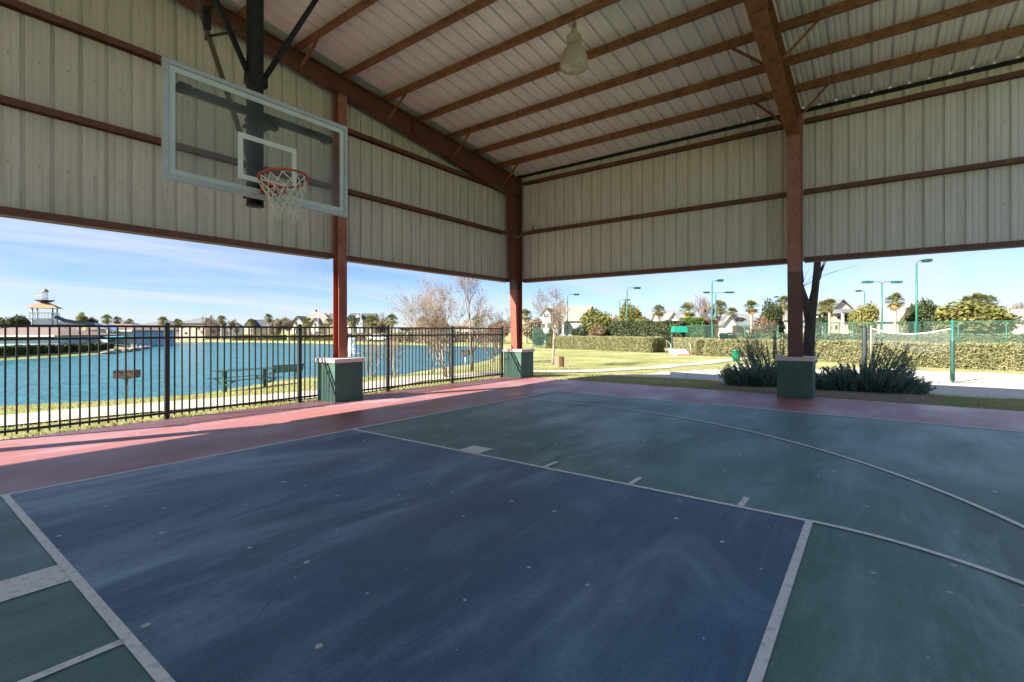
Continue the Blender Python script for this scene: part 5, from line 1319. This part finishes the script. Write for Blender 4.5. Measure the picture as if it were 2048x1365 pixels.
# ------------------------------------------------------------------ pool side peninsula
IG = 'buildings of the swimming pool'
def pool_house(label, u0, u1, d, veave, vridge, vbase, wins, dep=8, rz=0):
    return house(label, u0, u1, d, veave, vridge, 'hip', WBLUE, RBROWN, dep, rz, wins, name='pool_building', cat='building')
t = pool_house('long pale blue pool building with brown hip roof and slot windows', -110, 113, 58, 671, 655, 709, ((12, 676.5, 36, 5), (81, 676.5, 36, 5)), 9, 4)
mb = MB(); mb.box(-6.9, 6.5, -.62, -.46, ZD(671, 58) - t.location.z - .14, ZD(671, 58) - t.location.z + .02); mb.build('fascia', WINFR, t)
t = pool_house('blue grey pool building with brown roof at the tip of the peninsula', 124, 267, 74, 661, 647.5, 702, ((195, 672, 10, 10),), 9, -3)
mb = MB(); mb.box(-5.9, 5.9, -.62, -.46, ZD(661, 74) - t.location.z - .16, ZD(661, 74) - t.location.z + .02); mb.build('fascia', WINFR, t)
mb = MB(); x_ = (161 - 195.5) * 74 / FPX
mb.box(x_ - .25, x_ + .25, -.3, -.02, 0, ZD(662, 74) - t.location.z - .3); mb.box(x_ - 1.7, x_ - 1.3, -.3, -.02, 0, ZD(662, 74) - t.location.z - .3); mb.build('porch_column', WINFR, t)
mb = MB(); mb.box(x_ + .5, x_ + 1.0, -.12, -.02, .6, 2.4); mb.build('yellow_panel', mat('yellow_paint', (.55, .45, .02), rough=.5), t)
# pool yard walls
def wall_thing(label, u0, u1, d, vtop, m, name='garden_wall'):
    p = GD((u0 + u1) / 2, d); w = (u1 - u0) * d / FPX / 2; tt = thing(name, label, 'wall', p, YAW - R(90)); mb = MB(); h_ = ZD(vtop, d) - p.z
    mb.box(-w, w, 0, .25, -.4, h_); mb.build('wall_face', m, tt); mb = MB(); mb.box(-w - .05, w + .05, -.06, .31, h_, h_ + .1); mb.build('coping', WINFR, tt); return tt
wall_thing('low pale blue yard wall between the pool buildings', 154, 216, 63, 680, WBLUE)
wall_thing('short brick yard wall between the pool buildings', 127, 153, 62.4, 681, WBRICK)
p = GD(246, 66); t = thing('pool_fence', 'dark iron fence on the rocky tip beside the blue grey building', 'fence', p, YAW - R(90)); mb = MB(); w = 1.9; hp = 1.25
for z in (.15, hp - .1): mb.tube([(-w, 0, z), (w, 0, z)], .03, 5)
for k in range(20): x = -w + 2 * w * k / 19; mb.box(x - .02, x + .02, -.02, .02, 0, hp)
mb.build('pickets', BLACKIRON, t)
# shade umbrella
p = GD(203, 66); t = thing('shade_umbrella', 'turquoise square shade umbrella by the pool wall', 'umbrella', p, YAW - R(90)); w = 40 * 66 / FPX; ze, zk = ZD(677, 66) - p.z, ZD(668, 66) - p.z
mb = MB(); q = [(-w, -w * .8, ze), (w, -w * .8, ze), (w, w * .8, ze), (-w, w * .8, ze), (0, 0, zk)]; mb.add(q + [(x, y, z - .05) for x, y, z in q], [(0, 1, 4), (1, 2, 4), (2, 3, 4), (3, 0, 4), (6, 5, 9), (7, 6, 9), (8, 7, 9), (5, 8, 9)])
mb.build('canopy', mat('turquoise_canvas', (.05, .36, .42), (.07, .42, .48), scale=2, rough=.8), t); mb = MB(); mb.tube([(0, 0, -.2), (0, 0, zk - .06)], .06, 8); mb.build('pole', GALV, t, True)
# slide tower
dT = 70; p = GD(90, dT); tw = thing('slide_tower', 'white water slide tower with orange hip roof and lantern top', 'tower', p, YAW - R(90) + R(30))
Zt = lambda v: ZD(v, dT) - p.z
WSTL = mat('white_painted_steel', (.62, .66, .7), (.7, .73, .76), scale=2, rough=.5)
hw = 1.32
for sx in (-1, 1):
    for sy in (-1, 1): mb = MB(); mb.tube([(sx * hw * .82, sy * hw * .82, -.3), (sx * hw * .82, sy * hw * .82, Zt(617))], .09, 8); mb.build('leg', mat('teal_tower_post', (.2, .3, .3), rough=.5) if (sx, sy) == (-1, -1) else bpy.data.materials['teal_tower_post'], tw, True)
mb = MB(); mb.box(-hw, hw, -hw, hw, Zt(639), Zt(637.5))
for k in range(9):
    x = -hw + 2 * hw * k / 8
    for sy in (-1, 1): mb.box(x - .02, x + .02, sy * hw - .02, sy * hw + .02, Zt(637.5), Zt(627))
    mb.box(-hw - .02, -hw + .02, x - .02, x + .02, Zt(637.5), Zt(627)); mb.box(hw - .02, hw + .02, x - .02, x + .02, Zt(637.5), Zt(627))
for sy in (-1, 1): mb.box(-hw, hw, sy * hw - .03, sy * hw + .03, Zt(627), Zt(626)); mb.box(sy * hw - .03, sy * hw + .03, -hw + .04, hw - .04, Zt(627), Zt(626))
mb.build('deck', WSTL, tw)
mb = MB(); mb.box(-hw * .8, hw * .8, -hw * .8, hw * .8, -.3, Zt(640)); mb.build('stair_core', WSTL, tw)
mb = MB(); k = 1.28 * hw; rv = [(-k, -k, Zt(617)), (k, -k, Zt(617)), (k, k, Zt(617)), (-k, k, Zt(617)), (-.3, -.3, Zt(604.5)), (.3, -.3, Zt(604.5)), (.3, .3, Zt(604.5)), (-.3, .3, Zt(604.5))]; mb.hexa(rv); mb.build('roof', mat('orange_roof_tiles', (.4, .2, .11), (.48, .26, .15), scale=3, rough=.8), tw)
mb = MB(); mb.lathe([(.0, Zt(604.5)), (.6, Zt(604.5)), (1.05, Zt(602.5)), (1.05, Zt(601)), (.0, Zt(601))], 16); mb.build('gallery', BLACKPIPE, tw)
mb = MB()
for k in range(12): a = 6.283 * k / 12; mb.tube([(1.02 * math.cos(a), 1.02 * math.sin(a), Zt(601)), (1.02 * math.cos(a), 1.02 * math.sin(a), Zt(593.5))], .02, 4)
mb.torus((0, 0, Zt(593.5)), 1.02, .025, 20, 4); mb.torus((0, 0, Zt(597)), 1.02, .02, 20, 4); mb.build('gallery_railing', WSTL, tw)
mb = MB()
for k in range(8): a = 6.283 * k / 8; mb.tube([(.3 * math.cos(a), .3 * math.sin(a), Zt(601)), (.3 * math.cos(a), .3 * math.sin(a), Zt(584))], .03, 4)
for v in (596, 590, 584.5): mb.torus((0, 0, Zt(v)), .3, .03, 16, 4)
mb.build('lantern', WSTL, tw)
mb = MB(); mb.lathe([(.46, Zt(584)), (.4, Zt(582)), (.22, Zt(579)), (.06, Zt(577.5)), (.0, Zt(576.5))], 16); mb.build('dome', mat('weathered_brown_dome', (.3, .2, .15), rough=.6), tw, True)
# water slide flume
sl = thing('water_slide', 'blue water slide flume descending right from the tower', 'slide', GD(150, dT), 0)
mb = MB(); pts = []
for u, v, dd in ((113, 631, 70), (130, 638, 70.5), (150, 642, 71), (172, 644, 71.5), (195, 646, 72), (215, 650, 71.5), (224, 656, 70)):
    q = PD(u, dd); pts.append(Vector((q[0], q[1], ZD(v, dd))) - sl.location)
n_ = 10
for a, b in zip(pts[:-1], pts[1:]):
    d_ = (b - a).normalized(); sdv = d_.cross(Vector((0, 0, 1))).normalized(); upv = sdv.cross(d_); vs = []
    for q in (a, b):
        for k in range(n_): an = R(180 + 180 * k / (n_ - 1)); vs.append(q + sdv * .55 * math.cos(an) + upv * .5 * math.sin(an))
    mb.add(vs, [(k, k + 1, n_ + k + 1, n_ + k) for k in range(n_ - 1)])
mb.build('flume', mat('navy_fibreglass', (.03, .07, .16), (.05, .1, .22), scale=2, rough=.3), sl)
mb = MB()
for q in pts[1:-1]: mb.tube([q - Vector((0, 0, .5)), Vector((q.x, q.y, -2.0))], .08, 6)
mb.build('supports', WSTL, sl)
# peninsula hedge and rocks
a = [PD(u, d) for u, d in ((-120, 37.5), (0, 42), (100, 47), (150, 50), (212, 57))]
hedge('dark waterside hedge in front of the blue pool buildings', a, 1.4, .66, 16000, .09, leafmat('dark_hedge_leaves', (.05, .075, .022), (.11, .12, .04), 1.2, .2), 9)  # hedge leaves of a darker green
ROCK = mat('grey_brown_rock', (.2, .17, .14), (.3, .26, .22), scale=3, rough=.9, bump=.6, bscale=8)
for k, (u, v, s_) in enumerate(((232, 703.5, .6), (247, 702.5, .55), (262, 700.5, .7), (277, 698, .6), (288, 696.8, .55), (217, 706, .5))):
    q = onz(u, v, ZW + .1); r = np.random.default_rng(k); me = MB(); me.lathe([(.0, -.4), (.8, -.3), (1.0, .0), (.75, .45), (.3, .62), (.0, .65)], 9)
    me.v = [tuple(np.array(x) * s_ * (1 + .22 * r.normal(size=3)) * np.array([1.6, 1.1, .8])) for x in me.v]
    tag(me.build('rock', ROCK, loc=(q[0], q[1], ZW + .1)), 'grey brown shore boulder at the tip of the peninsula', 'rock', 'boulders at the peninsula tip')
# fountain
pf = onz(703, 707, ZW); df = float(np.dot(pf[:2] - CAM[:2], (CY, SY)))
ft = thing('lake_fountain', 'white spraying water fountain in the lake beside the gable pier', 'fountain', (pf[0], pf[1], ZW))
SPRAY = bpy.data.materials.new('white_water_spray'); SPRAY.use_nodes = True; sb = SPRAY.node_tree.nodes['Principled BSDF']; sb.inputs['Base Color'].default_value = (.85, .88, .9, 1); sb.inputs['Alpha'].default_value = .85; sb.inputs['Roughness'].default_value = .5
hF = (707 - 677) * df / FPX; wF = 11 * df / FPX
r = np.random.default_rng(2); n = 5200; tt = r.uniform(0, 1, n); an = r.uniform(0, 6.283, n); k = r.uniform(.25, 1, n)
zz = 4 * hF * tt * (1 - tt) * r.uniform(.55, 1, n); rad = wF * tt ** 1.2 * k
C = np.stack([rad * np.cos(an), rad * np.sin(an), zz + .03], 1); U = np.stack([0 * tt + .022, 0 * tt - .028, 0 * tt], 1) * r.uniform(.6, 1.8, n)[:, None]; V = np.stack([np.cos(an) * .02, np.sin(an) * .02, .12 * (1 - 1.4 * tt)], 1)
mb = MB(); mb.quads(C, U, V); struct(mb.build('spray', SPRAY, ft), 'stuff')
mb = MB(); rr_ = np.linspace(.3, 1, 400); mb.lathe([(wF * .9, .03), (wF * 1.4, .035), (wF * 1.8, .02)], 28); mb.build('foam_ring', SPRAY, ft)
# flags
def flag(label, u, d, vtop, vbase, L_):
    p = GD(u, d); H = ZD(vtop, d) - p.z; t = thing('flagpole', label, 'flagpole', p, YAW - R(90))
    mb = MB(); mb.tube([(0, 0, -.2), (0, 0, H)], [.07, .045], 8); mb.lathe([(0, H + .14), (.08, H + .07), (0, H)], 8); mb.build('pole', WSTL, t, True)
    mb = MB(); hh = L_ * .6; nx_ = 14
    for s in range(13):
        for i in range(nx_):
            x0_, x1_ = -L_ * i / nx_, -L_ * (i + 1) / nx_; z1 = H - .1 - hh * s / 13; z0 = H - .1 - hh * (s + 1) / 13
            f_ = lambda x: .14 * math.sin(x * 3.2) ; dr = lambda x: .18 * (x / L_) ** 2 * L_
            mi = 2 if (s < 7 and i < nx_ * .4) else (s % 2)
            mb.add([(x0_, f_(x0_), z0 - dr(x0_)), (x1_, f_(x1_), z0 - dr(x1_)), (x1_, f_(x1_), z1 - dr(x1_)), (x0_, f_(x0_), z1 - dr(x0_))], [(0, 1, 2, 3)], mi)
    mb.build('flag', [FR1, FR2, FR3], t)
FR1 = mat('flag_red', (.45, .03, .05), rough=.8); FR2 = mat('flag_white', (.75, .75, .75), rough=.8); FR3 = mat('flag_navy', (.02, .03, .1), rough=.8)
flag('flagpole with a striped flag in front of the largest tan house', 636, 112, 619, 672, 1.5)
flag('flagpole with a small striped flag before the white dark roofed house', 722, 113, 628, 672, 1.1)

# ------------------------------------------------------------------ palms, trees round the lake (pixel u, depth, top, crown radius)
PL = [('palm at the far left edge behind the pool building', 0, 100, 634, 10, 0), ('tall palm left of its shorter twin, beyond the water slide', 213, 118, 628.5, 11, 1),
      ('shorter palm right of its taller twin, beyond the water slide', 235, 120, 632.5, 9, 2), ('small palm right of the twin palms, its crown low', 259, 122, 637, 8, 0),
      ('palm left of the fence post near the lake', 325, 116, 632.5, 11, 1), ('palm directly right of the fence post near the lake', 356, 117, 637, 10, 2),
      ('tall palm with brown skirt left of centre on the far bank', 443, 112, 630.5, 10, 0), ('small palm beside the dark roofed beige house', 502, 114, 637, 9, 1),
      ('tallest slender palm on the far bank above the beige house', 537, 112, 627, 10, 2), ('round palm in front of the largest tan house', 617, 110, 635, 10.5, 0),
      ('palm touching the gable column on its left', 657, 108, 636, 9, 1), ('palm right of the gable column in front of the white house', 703, 106, 634, 11, 2),
      ('broad palm with orange skirt right of the white house', 742, 104, 629, 15, 0), ('wide palm pair crown right of the orange skirted one', 783, 102, 627, 14, 1),
      ('palm crown behind the widest crape myrtle', 845, 98, 632, 13, 2), ('palm behind the bare tree near the corner', 955, 92, 630, 13, 0),
      ('palm immediately right of the corner column', 1052, 84, 617, 15, 1), ('palm before the grey and white two storey house', 1115, 80, 622, 15, 2),
      ('palm left of the white gabled house', 1317, 92, 608.5, 15, 0), ('largest brown tinged palm above the bright green hedge', 1377, 88, 603, 19, 1),
      ('palm behind the green pole, partly brown', 1440, 92, 599, 16, 2), ('lower palm right of the green pole', 1463, 86, 614, 13, 0), ('lone palm above the pale bungalow roof', 1503, 78, 599.5, 16, 1),
      ('palm close to the right column on its left side', 1566, 80, 591, 17, 2), ('taller of the paired palms right of the forked tree', 1659, 76, 596, 15, 0), ('shorter of the paired palms right of the forked tree', 1645, 79, 601, 14, 1),
      ('tall palm between the twin headed pole and the tallest pole', 1790, 72, 585, 18, 2), ('palm half hidden behind the tallest light pole', 1826, 76, 611, 14, 0),
      ('left palm of the clump above the big oak at right', 1938, 76, 590, 17, 1), ('middle palm of the clump above the big oak at right', 1958, 74, 584, 18, 2), ('right palm of the clump above the big oak at right', 1978, 77, 589, 16, 0)]
for lb, u, d, vt, rp, k in PL: palm(lb, u, d, vt, rp, k)
BT = [('broad dark green tree left of the slide tower', 36, 96, 630, 44, DARKL, 0, .15), ('rounded dome tree right of the slide', 165, 120, 628.5, 22, OLIVEL, 1, .35), ('small dark tree right of the dome tree', 184, 121, 634, 18, DARKL, 0, .3),
      ('brown rounded winter tree left of the largest tan house', 570, 114, 634, 26, TANL, 0, .35), ('tan thicket left of the brown rounded tree', 552, 116, 641, 24, TANL, 1, .1),
      ('tan winter tree right of the broad palms', 765, 108, 636, 36, TANL, 0, .1), ('tan tree behind the crape myrtle crown', 880, 100, 638, 40, TANL, 1, .1), ('russet tree left of the corner column', 1000, 84, 640, 44, BROWNL, 0, .1),
      ('large round olive tree right of the grey gabled house', 1188, 84, 616, 62, OLIVEL, 0, .15), ('tan winter tree behind the short light pole', 1228, 92, 636, 34, TANL, 1, .1), ('tall olive tree right of the dark headed light pole', 1262, 82, 612, 46, OLIVEL, 1, .15), ('green tree joined to the right of the tall olive tree', 1290, 80, 632, 44, OLIVEL, 0, .1),
      ('russet tree in front of the pale bungalow', 1530, 70, 640, 48, BROWNL, 1, .1), ('dark green tree left of the right column', 1545, 74, 607, 42, DARKL, 1, .15), ('olive tree behind the slim left facing light pole', 1727, 76, 605, 54, OLIVEL, 0, .12),
      ('dark green tree right of the tallest light pole', 1852, 74, 598, 56, DARKL, 0, .12), ('olive tree below the dark one by the tallest pole', 1830, 78, 622, 50, OLIVEL, 1, .1), ('huge spreading oak under the palm clump at right', 1950, 68, 600, 122, OLIVEL, 0, .1), ('dark low limbs of the oak side tree at far right', 1992, 70, 618, 56, DARKL, 1, .08), ('green shrub tree left of the big oak', 1898, 72, 628, 60, OLIVEL, 1, .08),
      ('dark tree at the feet of the paired palms', 1640, 80, 622, 40, DARKL, 0, .1), ('tan tree behind the thin bare tree', 1066, 82, 634, 40, TANL, 0, .1)]
for lb, u, d, vt, wp, m, k, tf in BT: bushy(lb, u, d, vt, wp, m, k, trunk_frac=tf)
BB = [('dark bush under the two storey house by the grey gable', 1160, 72, 655, 40, DARKL), ('russet bush left of the short light pole', 1196, 70, 652, 40, BROWNL), ('dark bush behind the short light pole', 1222, 71, 653, 30, DARKL),
      ('dark green thicket by the cove under the corner palm', 1075, 64, 660, 34, DARKL), ('green bush beside the cove fence', 1100, 66, 662, 30, GREYGL)]
for lb, u, d, vt, wp, m in BB: bushy(lb, u, d, vt, wp, m, 1, 'bushes beyond the hedge', trunk_frac=0, name='bush')
for lb, u, d, vt, k in (('bare tree above the grey peaked roof on the far bank', 410, 116, 628, 0), ('wispy bare tree left of the beige dark roofed house', 470, 118, 636, 1), ('thin bare tree right of the tall brown skirted palm', 458, 114, 638, 0), ('tall wispy bare tree above the bright green hedge', 1404, 84, 585, 1), ('bare tree leaning over the bright green hedge', 1420, 86, 592, 0), ('bare tree behind the gable column palms', 760, 110, 622, 1), ('bare twiggy tree at the far right edge', 2025, 92, 600, 0), ('bare tree above the low white house', 430, 122, 640, 1), ('wispy bare tree at the far left behind the pool building', 20, 126, 634, 1)):
    far_bare(lb, u, d, vt, k)
# taller screening hedges at the courts
def hd(label, u0, u1, d0, d1, vtop, m, seed, n=7000, w=1.6, leaf=.1):
    p0 = PD(u0, d0); h = ZD(vtop, d0) - T(*p0); hedge(label, [p0, PD((u0 + u1) / 2, (d0 + d1) / 2), PD(u1, d1)], w, h, n, leaf, m, seed, 'screening hedges at the tennis courts')
hd('dark screening hedge behind the awning, left of it', 1232, 1368, 68, 62, 645, DARKL, 21, 9000)
hd('bright green screening hedge right of the awning', 1364, 1404, 66, 66, 637, GREENL, 22, 6000)
hd('russet screening hedge between the green one and the pole', 1404, 1432, 67, 67, 640, BROWNL, 23, 4000)
hd('long low hedge behind the near tennis fence', 1440, 2100, 70, 52, 668, GREYGL, 24, 14000)
# far shore greenery, low
for lb, u0, u1, d, vt, m, sd in (('low dark hedge before the pale house left of the fence post', 300, 328, 112, 670, DARKL, 31), ('low green hedge line on the far bank at centre', 470, 570, 111, 671, OLIVEL, 32), ('low green hedge before the largest tan house', 585, 680, 108, 671, OLIVEL, 33), ('low hedge right of the gable column on the far bank', 695, 800, 102, 668, TANL, 34), ('tan hedge line behind the crape myrtles', 800, 1000, 92, 665, TANL, 35)):
    p0 = PD(u0, d); h = max(.6, ZD(vt, d) - T(*p0)); hedge(lb, [p0, PD(u1, d)], 1.5, h, 3500, .14, m, sd, 'low hedges on the far bank')

# ------------------------------------------------------------------ parked cars
TYRE = mat('tyre_rubber', (.02, .02, .02), rough=.9); CARW = mat('white_car_paint', (.75, .75, .74), rough=.25); CARG = mat('grey_car_paint', (.25, .26, .27), rough=.25); CGL = mat('car_glass', (.02, .025, .03), rough=.05)
def car(label, u, d, rz, m):
    p = GD(u, d); t = thing('parked_car', label, 'car', p, YAW - R(90) + R(rz), 'parked cars')
    mb = MB(); prof = [(-2.2, .35), (2.2, .35), (2.25, .7), (1.9, .85), (1.2, .92), (.6, 1.42), (-1.1, 1.45), (-1.9, .98), (-2.25, .9)]
    n = len(prof); vs = [(x, -.85, z) for x, z in prof] + [(x, .85, z) for x, z in prof]; mb.add(vs, [tuple(range(n)), tuple(range(2 * n - 1, n - 1, -1))] + [(i, n + i, n + (i + 1) % n, (i + 1) % n) for i in range(n)]); mb.build('body', m, t, bevel=.05)
    for sy in (-1, 1): mb = MB(); q = [(-1.5, sy * .856, .98), (.95, sy * .856, .98), (.5, sy * .856, 1.34), (-1.05, sy * .856, 1.36)]; mb.add(q + [(x, y + sy * .01, z) for x, y, z in q], [(0, 1, 2, 3), (7, 6, 5, 4), (0, 4, 5, 1), (1, 5, 6, 2), (2, 6, 7, 3), (3, 7, 4, 0)]); mb.build('side_window', CGL, t)
    for x in (-1.4, 1.4):
        for sy in (-1, 1): mb = MB(); mb.tube([(x, sy * .7, .33), (x, sy * .9, .33)], .33, 14); mb.build('wheel', TYRE, t)
car('white parked car on the far bank right of the gable column', 757, 100, 10, CARW)
car('white parked car behind the tennis fence near the twin headed pole', 1745, 74, 5, CARW)
car('left white parked car under the big oak', 1868, 66, 0, CARW)
car('right white parked car under the big oak', 1893, 65, 0, CARW)
car('white parked car before the pale bungalow', 1483, 76, 0, CARW)
car('grey parked car on the far bank left of the pale two storey house', 272, 114, 0, CARG)
